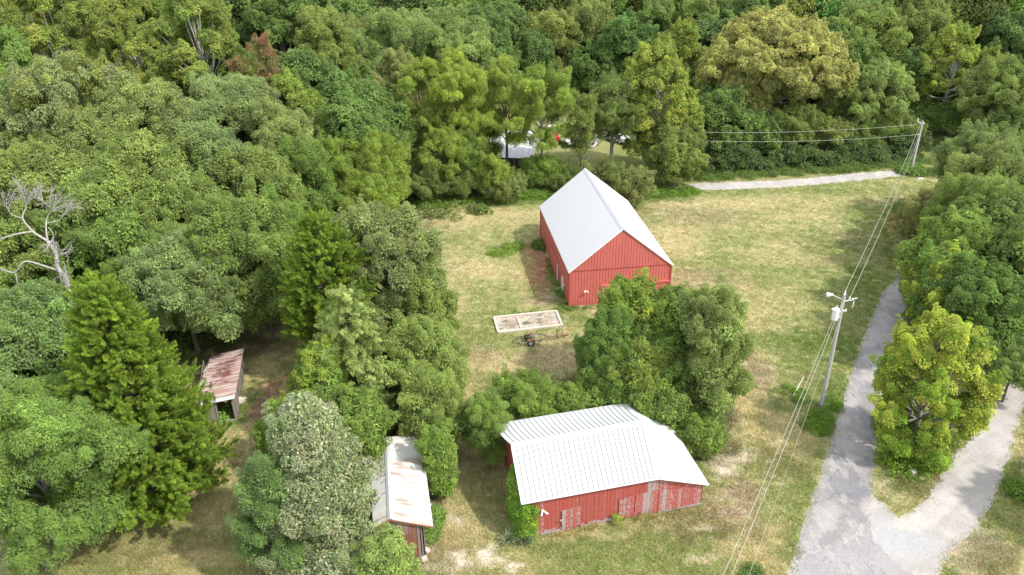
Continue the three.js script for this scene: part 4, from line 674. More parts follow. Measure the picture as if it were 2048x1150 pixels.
tree('oak', 'dying_tree', -30.02, -97, 20.79, 2.79, 'dying tree with rust-brown leaves in the upper left wood', { keep: true, tint: K.rust, tint2: [0.13, 0.13, 0.06], spray: 'fine', dens: 0.3, lobes: 8, base: 0.5, rough: 0.4 });
tree('maple', 'maple_tree', -26.28, -94, 16.96, 3.35, 'yellow-green tree just below the rust-brown branch', { tint: K.lime });
tree('dark', 'tulip_tree', -33.29, -121, 22.69, 5.39, 'dark green tree at the top edge right of the sycamores', {});
tree('oak', 'oak_tree', -25.57, -113, 22.09, 4.8, 'olive tree with a pale trunk near the top edge, left of the blue-green tree', { tint: [0.135, 0.155, 0.06], bark: 'grey' });
tree('dark', 'tulip_tree', -25.29, -101, 18.38, 3.87, 'blue-green tree left of the darker blue-green pair', { tint: K.blue });
tree('dark', 'tulip_tree', -20.59, -98, 16.54, 4.55, 'tall blue-green tree with layered leaves, left of the locusts', { tint: [0.07, 0.12, 0.042] });
tree('dark', 'tulip_tree', -18.56, -93, 14.33, 3.16, 'blue-green rounded tree above the feathery lawn-edge tree', { tint: [0.075, 0.125, 0.045] });
tree('dark', 'tulip_tree', -17.32, -100, 13.4, 3.76, 'dark green tree just left of the locusts', { tint: K.deep });
tree('locust', 'locust_tree', -17.34, -91, 11.47, 4.82, 'feathery light green tree at the edge of the field, left of the big barn', { tint: [0.135, 0.175, 0.032], base: 0.06, low: 0.9, lobes: 19 });
tree('locust', 'locust_tree', -21.32, -88, 11.09, 3.63, 'feathery green tree behind the tall cedar at the field edge', { tint: [0.12, 0.165, 0.035], base: 0.06, low: 0.9 });
tree('locust', 'walnut_tree', -16.26, -85.5, 7.88, 3.7, 'low light green tree at the corner of the field', { tint: [0.14, 0.185, 0.035], base: 0.03, low: 0.95 });
tree('willow', 'willow_tree', -14.31, -131, 18.97, 9.09, 'very large grey-green domed crown at the top, left of the meadow', { tint: [0.135, 0.175, 0.085], lobes: 24, clump: 1.0 });
tree('willow', 'willow_tree', -24.69, -134, 17.32, 6.65, 'olive crown with brownish tips left of the very large dome', { tint: [0.15, 0.165, 0.075], clump: 1.0 });
tree('oak', 'oak_tree', -15.39, -112, 16.17, 3.7, 'brownish grey bare-topped tree behind the locusts', { tint: K.dusk, dens: 0.8 });
// --- the locusts at the field edge
for (const [i, [x, z, h, R], o, l] of [
  [0, [-11.39, -104, 16.05, 3.2], { }, 'leftmost of the tall feathery locusts along the field edge'],
  [1, [-6.72, -103, 17.72, 3.95], { tint: [0.185, 0.22, 0.045] }, 'tallest feathery yellow-green locust, left of the white-roofed house'],
  [2, [-0.5, -104, 16.79, 3.33], { tint: [0.165, 0.195, 0.048], dens: 0.75, base: 0.25 }, 'feathery locust standing before the left end of the white-roofed house'],
  [3, [4.24, -103, 15.55, 3.44], { dens: 0.6, base: 0.3, bark: 'grey' }, 'open locust with a bare forked trunk before the right end of the white-roofed house'],
]) tree('locust', 'locust_tree', x, z, h, R, l, { lobes: 17, rough: 0.4, trunk: 0.24, fork: 0.6, low: 0.9, lobe: 0.33, ...o });
for (const [x, z, h, R, o, l] of [
  [-14.5, -101, 6.49, 2.8, { tint: [0.105, 0.15, 0.035] }, 'bushy green tree below the leftmost locust'],
  [-8.63, -99, 8.91, 2.93, { tint: [0.15, 0.19, 0.04] }, 'light green understorey tree below the tallest locust'],
  [-5.51, -100, 7.89, 2.37, { tint: [0.095, 0.14, 0.035] }, 'green vine-wrapped tree left of the white-roofed house'],
  [-2.26, -97, 5.89, 1.94, { tint: [0.15, 0.19, 0.04] }, 'light green sapling before the white-roofed house'],
  [-11.05, -98, 4.73, 3.01, { tint: [0.105, 0.13, 0.05] }, 'grey-green thicket tree at the field edge below the locusts'],
  [-5.96, -99, 3.62, 2.64, { tint: [0.10, 0.125, 0.05] }, 'dull green thicket tree left of the big barn ridge'],
  [-0.71, -98, 3.56, 2.36, { tint: [0.135, 0.15, 0.075] }, 'grey-green thicket bush behind the field, left of the barn'],
  [4.3, -101, 4.15, 2.01, { tint: [0.10, 0.15, 0.035] }, 'green vine-covered young tree left of the barn ridge end'],
  [7.33, -101, 2.35, 2.16, { tint: [0.085, 0.115, 0.042] }, 'dark grey thicket bush directly behind the barn ridge'],
]) tree('maple', 'understorey_tree', x, z, h, R, l, { base: 0.03, lobes: 11, spray: 'fine', clump: 0.65, low: 0.9, lobe: 0.42, ...o });
tree('locust', 'locust_tree', 14.21, -106, 13.95, 3.41, 'grey-green tree with an open crown behind the barn', { tint: [0.11, 0.14, 0.06], base: 0.12, lobes: 17, bark: 'grey', dens: 0.6, rough: 0.36 });
tree('locust', 'locust_tree', 9.84, -104, 12.12, 2.96, 'smaller olive tree with an ivied trunk left of the open-crowned one behind the barn', { tint: [0.12, 0.14, 0.05], base: 0.12, lobes: 13, dens: 0.6, rough: 0.36 });
for (const [x, z, h, R, o, l] of [
  [-3.19, -105, 8.87, 2.05, { dens: 0.7 }, 'light green tree hanging before the left end of the white roof'],
]) tree('locust', 'young_locust', x, z, h, R, l, { lobes: 12, rough: 0.4, dens: 0.8, base: 0.1, low: 0.9, trunk: 0.14, ...o });
tree('sycamore', 'sycamore_tree', 20.06, -107, 18.01, 4.89, 'tall cone-shaped yellow-green sycamore right of the barn ridge', { tint: [0.15, 0.18, 0.042], tint2: [0.19, 0.205, 0.05], shape: cone, lobes: 40, lobe: 0.24, base: 0.05, dens: 1 });
tree('maple', 'maple_tree', 21.69, -103, 7.74, 4.19, 'light olive tree at the foot of the cone-shaped sycamore, by the gravel lane', { tint: [0.12, 0.145, 0.05], base: 0.03, low: 0.95 });
tree('willow', 'thicket', 12.22, -95, 5.45, 2.41, 'brownish thicket behind the right roof slope of the barn', { tint: [0.115, 0.13, 0.06], base: 0.02, lobes: 9 }, 'bush');
tree('willow', 'thicket', 15.26, -94, 4.77, 2.15, 'grey twiggy bush right of the brownish thicket behind the barn', { tint: [0.145, 0.15, 0.085], base: 0.02, lobes: 9, dens: 0.8 }, 'bush');
tree('sycamore', 'sycamore_tree', 39.83, -121, 19.1, 10.58, 'huge tan and yellow sycamore with white limbs above the gravel lane', { keep: true, tint: [0.192, 0.194, 0.088], tint2: [0.145, 0.16, 0.06], lobes: 54, lobe: 0.215, dens: 0.8, trunk: 0.36, base: 0.16, patch: (q, L, h, R, r) => q.y / h + (L.u - 0.5) * 0.4 + (r() - 0.5) * 0.3 < 0.5 });
tree('sycamore', 'sycamore_tree', 28.97, -134, 15.6, 3.5, 'slim yellow-green tree standing behind the cone-shaped sycamore', { shape: cone, dens: 1 });
tree('dark', 'maple_tree', 31.26, -114.5, 9.71, 4.56, 'dark green vine-hung tree under the left side of the huge tan sycamore', { tint: [0.075, 0.12, 0.04], base: 0.03 });
tree('dark', 'maple_tree', 37.31, -113.5, 5.86, 3.69, 'deep green bushy tree at the lane under the huge tan sycamore', { tint: K.deep, base: 0.03 });
tree('maple', 'maple_tree', 42.38, -114, 7.13, 3.4, 'yellowish green tree under the right side of the huge tan sycamore', { tint: [0.115, 0.142, 0.045], base: 0.1 });
tree('locust', 'locust_tree', 55.25, -119, 12.11, 5.3, 'grey-green layered locust left of the far utility pole', { tint: [0.14, 0.17, 0.075], spray: 'layered', lobes: 20 });
tree('locust', 'locust_tree', 51.04, -121, 10.08, 4.24, 'grey-green locust between the tan sycamore and the layered one', { tint: [0.13, 0.155, 0.065] });
tree('maple', 'maple_tree', 47.58, -115, 4.53, 3.59, 'olive leaning tree with bare grey trunks by the lane', { tint: [0.125, 0.14, 0.06], base: 0.35, bark: 'grey' });
tree('maple', 'maple_tree', 53.25, -115.5, 5.06, 3.9, 'green viny tree by the lane left of the far pole', { tint: [0.10, 0.135, 0.045], base: 0.05, spray: 'fine' });
tree('maple', 'maple_tree', 59.36, -118, 4.25, 3.06, 'light green tree just left of the far pole', { tint: [0.125, 0.155, 0.05], base: 0.05 });
tree('sycamore', 'sycamore_tree', 70.26, -127, 15.73, 5.72, 'yellow-green sycamore right of the far utility pole', { tint: [0.135, 0.175, 0.04], tint2: [0.175, 0.195, 0.05], lobes: 24, dens: 1, shape: cone });
tree('oak', 'oak_tree', 72.77, -116, 13.24, 5.02, 'olive-brown tree at the right edge below the dark wood', { tint: [0.115, 0.14, 0.055] });
tree('dark', 'maple_tree', 68.8, -124, 4.01, 3.84, 'dark green tree in the shade behind the far pole', { tint: [0.07, 0.115, 0.035], base: 0.03 });
// --- right side along the road
tree('willow', 'willow_tree', 55.23, -88, 11.36, 4.45, 'sage-green feathery tree at the bend of the lane, right side', { tint: [0.125, 0.155, 0.08], lobes: 18, dens: 0.85 });
tree('willow', 'willow_tree', 53.02, -80, 12.6, 4.58, 'pale olive tree at the right edge below the lane', { tint: [0.135, 0.16, 0.075], lobes: 18 });
tree('locust', 'locust_tree', 46.32, -73, 11.56, 4.02, 'grey-green open tree right of the pinkish bush', { tint: [0.12, 0.155, 0.055], lobes: 18, base: 0.08, low: 0.9 });
tree('willow', 'thicket', 44.94, -79, 7.12, 2.61, 'pinkish grey twiggy bush at the right edge of the field', { tint: [0.235, 0.195, 0.14], tint2: [0.15, 0.17, 0.075], dens: 0.8, base: 0.02 }, 'bush');
tree('maple', 'maple_tree', 40.7, -65, 10.81, 3.67, 'green layered maple above the road with a few pink tips', { tint: [0.13, 0.18, 0.05], tint2: [0.15, 0.2, 0.06], spray: 'layered', lobes: 22, base: 0.06 });
tree('maple', 'maple_tree', 44.52, -66, 11.88, 3.24, 'dark green tree at the right edge above the yellow tree', { tint: [0.085, 0.13, 0.04], base: 0.05 });
tree('maple', 'maple_tree', 38.06, -60.5, 8.79, 3.06, 'lime and green tree hanging over the road, behind the yellow tree', { tint: [0.095, 0.15, 0.035], tint2: [0.19, 0.215, 0.04], spray: 'layered', lobes: 22, base: 0.05 });
tree('maple', 'maple_tree', 39.02, -57, 9.27, 3.54, 'deep green tree right behind the yellow tree', { tint: [0.065, 0.115, 0.03], spray: 'layered', lobes: 20, base: 0.04 });
tree('willow', 'shrub', 39.63, -52, 5.02, 1.98, 'grey-green bush at the right edge beside the gravel drive', { tint: [0.12, 0.165, 0.07], dens: 0.7, base: 0.3 });
tree('maple', 'dogwood_tree', 29.6, -46.2, 10.99, 3.18, 'bright yellow and lime tree between the road and the gravel drive', { keep: true, tint: [0.118, 0.17, 0.028], tint2: K.yellow, spray: 'layered', lobes: 34, lobe: 0.22, dens: 0.8, base: 0.02, low: 0.97, clump: 0.68, bark: 'grey', rough: 0.36, shape: (y) => Math.sqrt(Math.max(0, 1 - y * y * 0.8)) * (y > 0 ? 1 - 0.35 * y : 1), patch: (q, L, h, R, r) => (q.y / h - 0.56) * 1.6 + (q.x / R) * 0.35 + (L.u - 0.5) * 0.5 + (r() - 0.5) * 0.5 > 0 });
// --- trees around the two sheds
tree('oak', 'pear_tree', -10.87, -61, 13.64, 3.97, 'large dull olive tree at the left edge of the mown field', { tint: [0.128, 0.15, 0.08], lobes: 24, lobe: 0.33, spray: 'silver', base: 0.12 });
tree('oak', 'pear_tree', -7.53, -58.5, 9.08, 2.21, 'low olive tree bulging into the field below the large olive one', { tint: [0.14, 0.165, 0.065], base: 0.05 });
tree('oak', 'pear_tree', -7.02, -51, 8.41, 3, 'olive green tree above the white-roofed plank shed', { tint: [0.14, 0.17, 0.065], lobes: 24, lobe: 0.33, base: 0.08 });
tree('oak', 'pear_tree', -5.78, -46, 7.11, 1.73, 'olive tree touching the back of the plank shed roof', { tint: [0.135, 0.165, 0.06], base: 0.05 });
tree('maple', 'shrub', -5.17, -42.2, 5.27, 0.65, 'bright green shrub between the plank shed and the mown path', { tint: [0.11, 0.17, 0.035], base: 0.02 }, 'shrub');
tree('spruce', 'spruce_tree', -11.74, -49.3, 12.44, 4.35, 'drooping grey-green spruce with silvery tips', { branches: 230 });
tree('maple', 'tulip_tree', -13.77, -47.5, 8.52, 1.97, 'bright green tree left of the drooping spruce', { tint: [0.115, 0.175, 0.035], tint2: [0.165, 0.21, 0.035], base: 0.03 });
tree('maple', 'tulip_tree', -15.77, -44.5, 5.88, 1.55, 'bright green bush at the dirt path below the rust-roofed shed', { tint: [0.105, 0.165, 0.035], tint2: [0.15, 0.2, 0.035], base: 0.02 });
tree('maple', 'tulip_tree', -11.01, -43.5, 7.3, 2.14, 'green tangle between the silvery tree and the plank shed', { tint: [0.10, 0.15, 0.035], base: 0.02 });
tree('conical', 'silver_poplar_tree', -12.15, -36.6, 11.96, 4.48, 'tall silvery white-leaved cone-shaped tree left of the plank shed', { spray: 'silver', tint: K.silver, tint2: [0.178, 0.195, 0.155], share: 0.35, wob: true, branches: 360, clump: 0.62, base: 0.1, profile: (t) => Math.pow(1 - t, 0.56) * (0.8 + 0.2 * Math.sin(t * 17)) });
tree('maple', 'shrub', -14.32, -34.6, 9.22, 1.46, 'dark blue-green bush at the foot of the silvery tree', { tint: [0.075, 0.125, 0.06], spray: 'fine', base: 0.02, lobes: 12 }, 'shrub');
tree('oak', 'shrub', -7.39, -33, 4.85, 1.05, 'light green bush before the plank shed at the bottom edge', { tint: [0.16, 0.205, 0.085], spray: 'silver', base: 0.02, lobes: 12 }, 'shrub');
// --- trees between the two barns
tree('maple', 'maple_tree', 10.1, -55.5, 9.19, 2.53, 'yellow-green maple directly before the big barn door', { tint: [0.115, 0.17, 0.03], tint2: [0.16, 0.2, 0.035], base: 0.05, lobes: 20 });
tree('maple', 'maple_tree', 13.13, -55.5, 8.23, 2.13, 'green maple before the right corner of the big barn', { tint: [0.10, 0.15, 0.03], base: 0.05, lobes: 20 });
tree('maple', 'maple_tree', 7.58, -52.5, 7.95, 2.29, 'deep green maple left of the yellow-green one', { tint: [0.075, 0.13, 0.03], base: 0.04, lobes: 18, spray: 'fine' });
tree('maple', 'maple_tree', 10.34, -50.5, 6.9, 3, 'green maple in the middle of the clump between the barns', { tint: [0.085, 0.14, 0.03], tint2: [0.13, 0.17, 0.035], base: 0.04, lobes: 20 });
tree('maple', 'maple_tree', 10.75, -48, 4.77, 1.65, 'yellow-tipped maple hanging over the low barn roof', { tint: [0.095, 0.145, 0.035], tint2: [0.125, 0.165, 0.04], base: 0.3, lobes: 14 });
tree('maple', 'maple_tree', 8.51, -50.5, 5.81, 2.4, 'deep green maple filling the front left of the clump between the barns', { tint: [0.088, 0.14, 0.03], base: 0.03, lobes: 18 });
tree('oak', 'holly_tree', 14.92, -49.8, 11.59, 2.24, 'dense grey-green oval tree right of the maples', { tint: [0.13, 0.155, 0.07], spray: 'oak', lobes: 28, lobe: 0.34, base: 0.03, shape: column, rough: 0.14, low: 0.95 });
tree('maple', 'shrub', 13.64, -46.6, 2.35, 1.34, 'green shrub at the right back corner of the low barn', { tint: [0.11, 0.16, 0.04], base: 0.02 }, 'shrub');
tree('maple', 'sumac_bush', 0.73, -49.6, 3.76, 2.16, 'broad green sumac bush behind the low barn, left part', { tint: [0.12, 0.175, 0.042], spray: 'locust', base: 0.02, lobes: 16 }, 'bush');
tree('maple', 'sumac_bush', -2.16, -45.6, 5.53, 1.22, 'smaller green sumac bush at the left back corner of the low barn', { tint: [0.11, 0.16, 0.045], spray: 'locust', base: 0.02, lobes: 12 }, 'bush');
tree('maple', 'shrub', 4.7, -49.4, 2.95, 1.23, 'yellowish mottled shrub between the sumac and the maples', { tint: [0.13, 0.18, 0.045], tint2: [0.165, 0.175, 0.06], base: 0.02 }, 'shrub');
// --- back rows along the top of the picture
const rows = [
  [-4.35, -140, 16.88, 5.02, 'dark', [0.065, 0.11, 0.04], 'deep green tree at the top right of the very large dome'],
  [-1.01, -150, 16.98, 5.06, 'dark', [0.08, 0.125, 0.05], 'green tree at the top edge behind the deep green one'],
  [7.39, -150, 15.58, 4.16, 'oak', [0.15, 0.155, 0.065], 'pale mottled tan and green tree at the top middle, above the meadow'],
  [4.73, -146, 11.97, 3.63, 'dark', [0.06, 0.105, 0.04], 'dark tree at the back edge of the meadow'],
  [14.78, -152, 16.48, 4.66, 'oak', [0.12, 0.135, 0.06], 'olive tree at the top, left of the dark green spire-shaped one'],
  [20.83, -146, 14.75, 3.79, 'dark', [0.06, 0.12, 0.045], 'dark green spire-shaped tree at the back of the meadow'],
  [15.54, -146, 9.64, 4.01, 'dark', [0.055, 0.10, 0.035], 'dark round tree at the meadow edge below the olive one'],
  [27.4, -150, 16.61, 4.61, 'maple', [0.095, 0.14, 0.05], 'green tree at the top edge above the cone-shaped sycamore'],
  [35.01, -148, 17.22, 4.18, 'maple', [0.11, 0.145, 0.055], 'light green tree at the top edge left of the dark bluish one'],
  [35.53, -138, 15.07, 4.29, 'dark', [0.065, 0.105, 0.06], 'dark bluish tree left of the huge tan sycamore'],
  [43.49, -150, 17.68, 4.6, 'dark', [0.06, 0.105, 0.04], 'dark tree at the top edge behind the huge tan sycamore'],
  [54.16, -150, 18.39, 5.51, 'dark', [0.06, 0.11, 0.04], 'dark tree at the top edge right of the huge tan sycamore'],
  [54.07, -136, 14.36, 3.9, 'dark', [0.05, 0.10, 0.04], 'small dark blue-green tree right of the tan sycamore crown'],
  [60.64, -138, 17.54, 6.82, 'oak', [0.115, 0.14, 0.055], 'large olive green tree at the top right'],
  [70.28, -142, 18.03, 5.68, 'oak', [0.105, 0.125, 0.05], 'dull olive tree at the top right beside the larger one'],
  [83.94, -146, 14.77, 4.51, 'dark', [0.065, 0.115, 0.04], 'deep green tree at the top right corner behind the sycamore'],
  [86.14, -140, 15.29, 4.78, 'dark', [0.06, 0.105, 0.045], 'dark bluish green tree in the top right corner'],
  [65.57, -130, 10.98, 3.94, 'dark', [0.06, 0.10, 0.035], 'dark shaded tree above the far utility pole'],
  [-10.49, -152, 18.96, 6.5, 'maple', [0.095, 0.14, 0.055], 'green crown at the top edge above the very large dome'],
  [-22.89, -150, 18.96, 6.42, 'maple', [0.085, 0.125, 0.045], 'green crown at the top edge left of the dome'],
  [-29.47, -140, 22.37, 5.56, 'dark', [0.07, 0.115, 0.04], 'dark crown at the top edge above the olive pale-trunked tree'],
  [-40.41, -125, 23.98, 4.62, 'dark', [0.065, 0.105, 0.035], 'dark crown at the top edge between the sycamores and the tulip tree'],
];
for (const [x, z, h, R, k, tint, l] of rows) tree(k, 'forest_tree', x, z, h, R, l, { tint, clump: 1.05, base: 0.05, spray: k === 'oak' ? 'oak' : k === 'maple' ? 'maple' : 'big' });
// gaps deep in the wood that read as nothing but green
for (const [x, z, h, R] of [[-41.6, -95, 13.81, 3.72], [-36.4, -108, 17.6, 4.12], [-54.98, -92, 18.29, 3.57], [-59.32, -118, 18.69, 5.18], [-35.52, -78, 12.11, 3.17], [-37.48, -62, 13.79, 2.62], [-23.69, -93, 13.51, 3.05], [-25.9, -118, 16.14, 4.47], [-19.5, -122, 13.06, 4.63], [-11.03, -118, 10.15, 4.15], [38.98, -130, 10.55, 4.93], [57.07, -132, 13.07, 4.97], [77.61, -130, 5.16, 4.98], [45.94, -128, 8.52, 4.88], [30.49, -128, 10.31, 4.05], [43.25, -60, 11.18, 2.58], [-27.07, -66, 9.02, 2.8], [-41.31, -63, 9.66, 2.7], [41.71, -118, 0.18, 3.09], [74.89, -112, 7.95, 4.5], [35.02, -117, 2.17, 3.05], [47.43, -117, 0.82, 3.06], [54.4, -119, 0.48, 3.11]])
  tree('maple', 'filler_tree', x, z, h, R, 'green tree half hidden among its neighbours deep in the wood', { tint: [0.085, 0.125, 0.04], clump: 0.95, base: 0.05 }, 'tree', 'half hidden trees deep in the wood');
{ // the tree beyond the right edge whose shadow lies on the drive, and the wood that closes the view
  tree('maple', 'maple_tree', 43.5, -36.5, 11, 3.8, 'maple just beyond the right edge whose shadow falls on the grass', { tint: K.mid, lobes: 18 });
  const r = RNG(77), spots = [];
  for (let i = 0; i < 700; i++) {
    const d = 146 + Math.pow(r(), 1.25) * 200, x = (r() - 0.5) * d * 1.9, h = 17 + 6 * r(), R = 4 + 2.5 * r(), tint = [K.deep, K.mid, K.dull, K.olive, K.deep][Math.floor(r() * 5)].map((v) => v * (0.8 + 0.3 * r()));
    if (d < 160 && x > -8 && x < 50) continue;
    const k = d < 210 ? 46 : 26;
    for (let j = 0; j < k; j++) { const y = -0.2 + 1.2 * r(), a = r() * 6.283, f = Math.sqrt(Math.max(0, 1 - y * y)) * (0.85 + 0.3 * r()); spots.push({ p: V(x + Math.cos(a) * f * R, h - R * 1.2 + y * R * 1.15, -d + Math.sin(a) * f * R), d: V(Math.cos(a) * f, y + 0.5, Math.sin(a) * f).normalize(), s: 1.7 + 0.8 * r(), c: tint }); }
  }
  const g = new THREE.Group(); g.name = 'distant_wood'; g.userData = { label: 'unbroken dark green wood beyond the meadow, running up to the top edge', category: 'wood', kind: 'stuff' };
  scene.add(g);
  leaves('canopy', spots, SPRAY.fine, K.deep, 3, g);
}

// ---------------------------------------------------------------- poles and wires
const poleWood = mapped(tex(64, 512, (u, v, px, py) => { const g = fbm(px / 4, py / 60, 3), k = 0.75 + 0.4 * g + 0.1 * h2(px, py); return [0.47 * k, 0.445 * k, 0.43 * k]; }), 0.9);
const porcelain = mat(0.72, 0.72, 0.70, 0.3), wireMat = mat(0.46, 0.46, 0.42, 0.6), steelBlue = mat(0.42, 0.55, 0.60, 0.5);
const NP = [25.01, -52.09], FP = [56.56, -105.95], NH = 10.01, FH = 7.27;
const near = (x, y, z) => V(NP[0] + x, y, NP[1] + z), farp = (x, y, z) => V(FP[0] + x, y, FP[1] + z);
{
  const t = thing('utility_pole', 'grey wooden utility pole with white transformer and street lamp beside the road', 'pole', [NP[0], 0, NP[1]]);
  part('shaft', taper([V(0, -0.1, 0), V(0, NH / 2, 0), V(0, NH, 0)], 0.17, 0.115, 12, 6), poleWood, t);
  part('insulator', [capped(0.05, 0.05, 0.25, 0, NH, 0), capped(0.11, 0.09, 0.08, 0, NH + 0.12, 0), capped(0.09, 0.05, 0.12, 0, NH + 0.22, 0), capped(0.05, 0.035, 0.15, 0, NH + 0.34, 0)], porcelain, t);
  const tr = part('transformer', [capped(0.25, 0.26, 0.85, -0.45, NH - 1.95, 0.12, 20), capped(0.27, 0.22, 0.08, -0.45, NH - 1.1, 0.12, 20), box(0.2, 0.1, 0.12, -0.2, NH - 1.3, 0.08), box(0.2, 0.1, 0.12, -0.2, NH - 1.75, 0.08)], M.white, t);
  part('bushing', [capped(0.07, 0.09, 0.12, -0.42, NH - 1.02, 0.1), capped(0.05, 0.03, 0.16, -0.42, NH - 0.9, 0.1)], porcelain, tr);
  part('bushing', [bar(V(-0.66, NH - 1.15, 0.2), V(-0.82, NH - 1.0, 0.25), 0.05, 0.07), capped(0.06, 0.04, 0.12, -0.84, NH - 1.02, 0.25)], porcelain, tr);
  const lm = part('lamp_arm', bar(V(0, NH - 0.35, 0), V(-1.0, NH + 0.18, 0.1), 0.035, 0.03), M.galv, t);
  part('lamp_head', [bar(V(-0.95, NH + 0.2, 0.1), V(-1.25, NH + 0.2, 0.12), 0.1, 0.13, 12), capped(0.16, 0.12, 0.12, -1.32, NH + 0.22, 0.12), capped(0.12, 0.16, 0.16, -1.3, NH + 0.06, 0.12)], M.white, lm);
  const ca = part('cutout_arm', bar(V(0.05, NH - 0.45, 0), V(0.75, NH - 0.38, -0.05), 0.04, 0.04), porcelain, t);
  part('cutout', [capped(0.07, 0.05, 0.25, 0.45, NH - 0.36, -0.04), capped(0.06, 0.08, 0.1, 0.72, NH - 0.38, -0.05), bar(V(0.75, NH - 0.3, -0.05), V(1.02, NH - 0.22, -0.05), 0.05, 0.04), bar(V(0.8, NH - 0.5, 0), V(0.78, NH - 0.95, 0.05), 0.05, 0.03)], porcelain, ca);
  part('bracket', [box(0.3, 0.08, 0.1, 0.2, NH - 1.25, 0.05), capped(0.06, 0.06, 0.18, 0.32, NH - 1.3, 0.05)], porcelain, t);
  part('lead_wire', taper([V(0.32, NH - 1.2, 0.05), V(0.7, NH - 1.35, 0.1), V(0.95, NH - 1.05, 0), V(0.8, NH - 0.9, 0.03)], 0.02, 0.02, 5), M.dark, t);
  part('base_guard', [capped(0.1, 0.09, 0.9, -0.08, 0, 0.2), box(0.18, 0.3, 0.14, -0.06, 0.95, 0.22), capped(0.11, 0.13, 0.14, 0.0, 0.02, 0.24)], steelBlue, t);
}
{
  const t = thing('utility_pole', 'slim grey utility pole at the bend of the gravel lane, far right', 'pole', [FP[0], 0, FP[1]]);
  part('shaft', taper([V(0, -0.1, 0), V(0, FH / 2, 0), V(0, FH, 0)], 0.17, 0.13, 10, 6), poleWood, t);
  const a = part('cross_bracket', [bar(V(0, FH - 0.4, 0), V(-0.7, FH - 0.1, 0), 0.05), bar(V(-0.7, FH - 0.15, 0), V(-0.7, FH + 0.25, 0), 0.06, 0.05)], porcelain, t);
  part('insulator', [capped(0.09, 0.07, 0.18, -0.7, FH + 0.2, 0)], porcelain, a);
  part('insulator', [bar(V(0.05, FH - 1.9, 0), V(-0.3, FH - 1.9, 0), 0.07, 0.09)], porcelain, t);
  part('bracket', [box(0.3, 0.1, 0.1, 0.15, FH - 0.3, 0.1)], porcelain, t);
}
{
  const sagW = (a, b, s, n = 10) => { const p = []; for (let i = 0; i <= n; i++) { const q = L3(a, b, i / n); q.y -= s * 4 * (i / n) * (1 - i / n); p.push(q); } return p; };
  const wire = (a, b, s, r, label, m = wireMat) => { const o = part('overhead_wire', taper(sagW(a, b, s), r, r, 6, 24), m); o.userData = { label, category: 'wire' }; return o; };
  wire(near(0, NH + 0.48, 0), farp(-0.2, FH - 0.1, 0), 1.0, 0.015, 'upper pale wire from the near pole top over the field to the far pole');
  wire(near(0.45, NH - 0.15, 0), farp(0.1, FH - 1.7, 0), 1.1, 0.015, 'lower pale wire from the near pole over the field to the far pole');
  wire(farp(-0.05, FH - 0.4, 0), V(24.31, 6.78, -104), 0.5, 0.018, 'upper wire running left from the far pole along the gravel lane');
  wire(farp(-0.1, FH - 1.9, 0), V(24.43, 5.59, -104), 0.5, 0.018, 'lower wire running left from the far pole along the gravel lane');
  wire(near(-0.6, NH - 2.0, 0.2), V(5.98, 15.46, -18), 0.3, 0.011, 'leftmost pale wire running from the near pole down to the bottom edge');
  wire(near(-0.15, NH - 0.5, 0.2), V(6.32, 15.45, -18), 0.3, 0.011, 'middle pale wire running from the near pole down to the bottom edge');
  wire(near(-0.15, NH - 2.6, 0.2), V(6.66, 16.75, -17), 0.3, 0.006, 'thin faint wire, rightmost of the three running to the bottom edge');
  const g = part('guy_wire_guard', taper([V(23.06, 0, -53.23), V(24.18, 1.1, -54.43)], 0.04, 0.035, 6, 2), mat(0.72, 0.70, 0.5, 0.6));
  g.userData = { label: 'short pale guy wire guard slanting out of the grass left of the near pole', category: 'guy guard' };
  wire(farp(-0.1, FH - 2.0, 0), V(55.2, 0, -105.59), 0.02, 0.02, 'pale guy wire slanting left from the far pole to the lane verge');
}
// ---------------------------------------------------------------- slab and implement
{
  const c = [[-1.79, -66.54], [4.32, -67.64], [4.72, -64.94], [-1.33, -63.73]].map(([x, z]) => V(x, 0, z)), t = thing('concrete_slab', 'rectangular pale concrete-framed slab lying in the mown grass before the big barn', 'slab', [0, 0, 0]);
  const up = (p, y) => p.clone().setY(y), inset = (i, k) => { const m = c.reduce((s, p) => s.add(p), V(0, 0, 0)).multiplyScalar(0.25); return L3(c[i], m, k); };
  const floorTex = tex(512, 256, (u, v, px, py) => { const n = fbm(px / 40, py / 26, 4), e = fbm(px / 90 + 4, py / 60, 3), k = 0.85 + 0.2 * h2(px, py); let q = mix3([0.44, 0.34, 0.28], [0.54, 0.48, 0.43], sm(0.35, 0.65, n)); q = mix3(q, [0.16, 0.12, 0.10], sm(0.6, 0.75, e) * 0.8); const d1 = Math.hypot((u - 0.47) * 4, (v - 0.42) * 3.0), d2 = Math.hypot((u - 0.2) * 5, (v - 0.35) * 3); q = mix3(q, [0.11, 0.08, 0.07], 0.85 * sm(0.45, 0.1, d1 + (n - 0.5) * 0.6)); q = mix3(q, [0.2, 0.15, 0.13], 0.5 * sm(0.6, 0.2, d2 + (n - 0.5) * 0.9)); return [q[0] * k, q[1] * k, q[2] * k]; });
  const fl = quads([[up(c[3], 0.06), up(c[2], 0.06), up(c[1], 0.06), up(c[0], 0.06), [[0, 0], [1, 0], [1, 1], [0, 1]]]]);
  part('slab_floor', fl, mapped(floorTex, 0.9), t);
  for (let i = 0; i < 4; i++) { const a = c[i], b = c[(i + 1) % 4]; part('kerb', beam(up(a, 0.09 + i * 0.003), up(b, 0.09 + i * 0.003), 0.22, 0.2), M.concrete, t); }
  part('divider', beam(V(0.45, 0.09, -66.66), V(0.87, 0.09, -64.25), 0.16, 0.14), M.concrete, t);
}
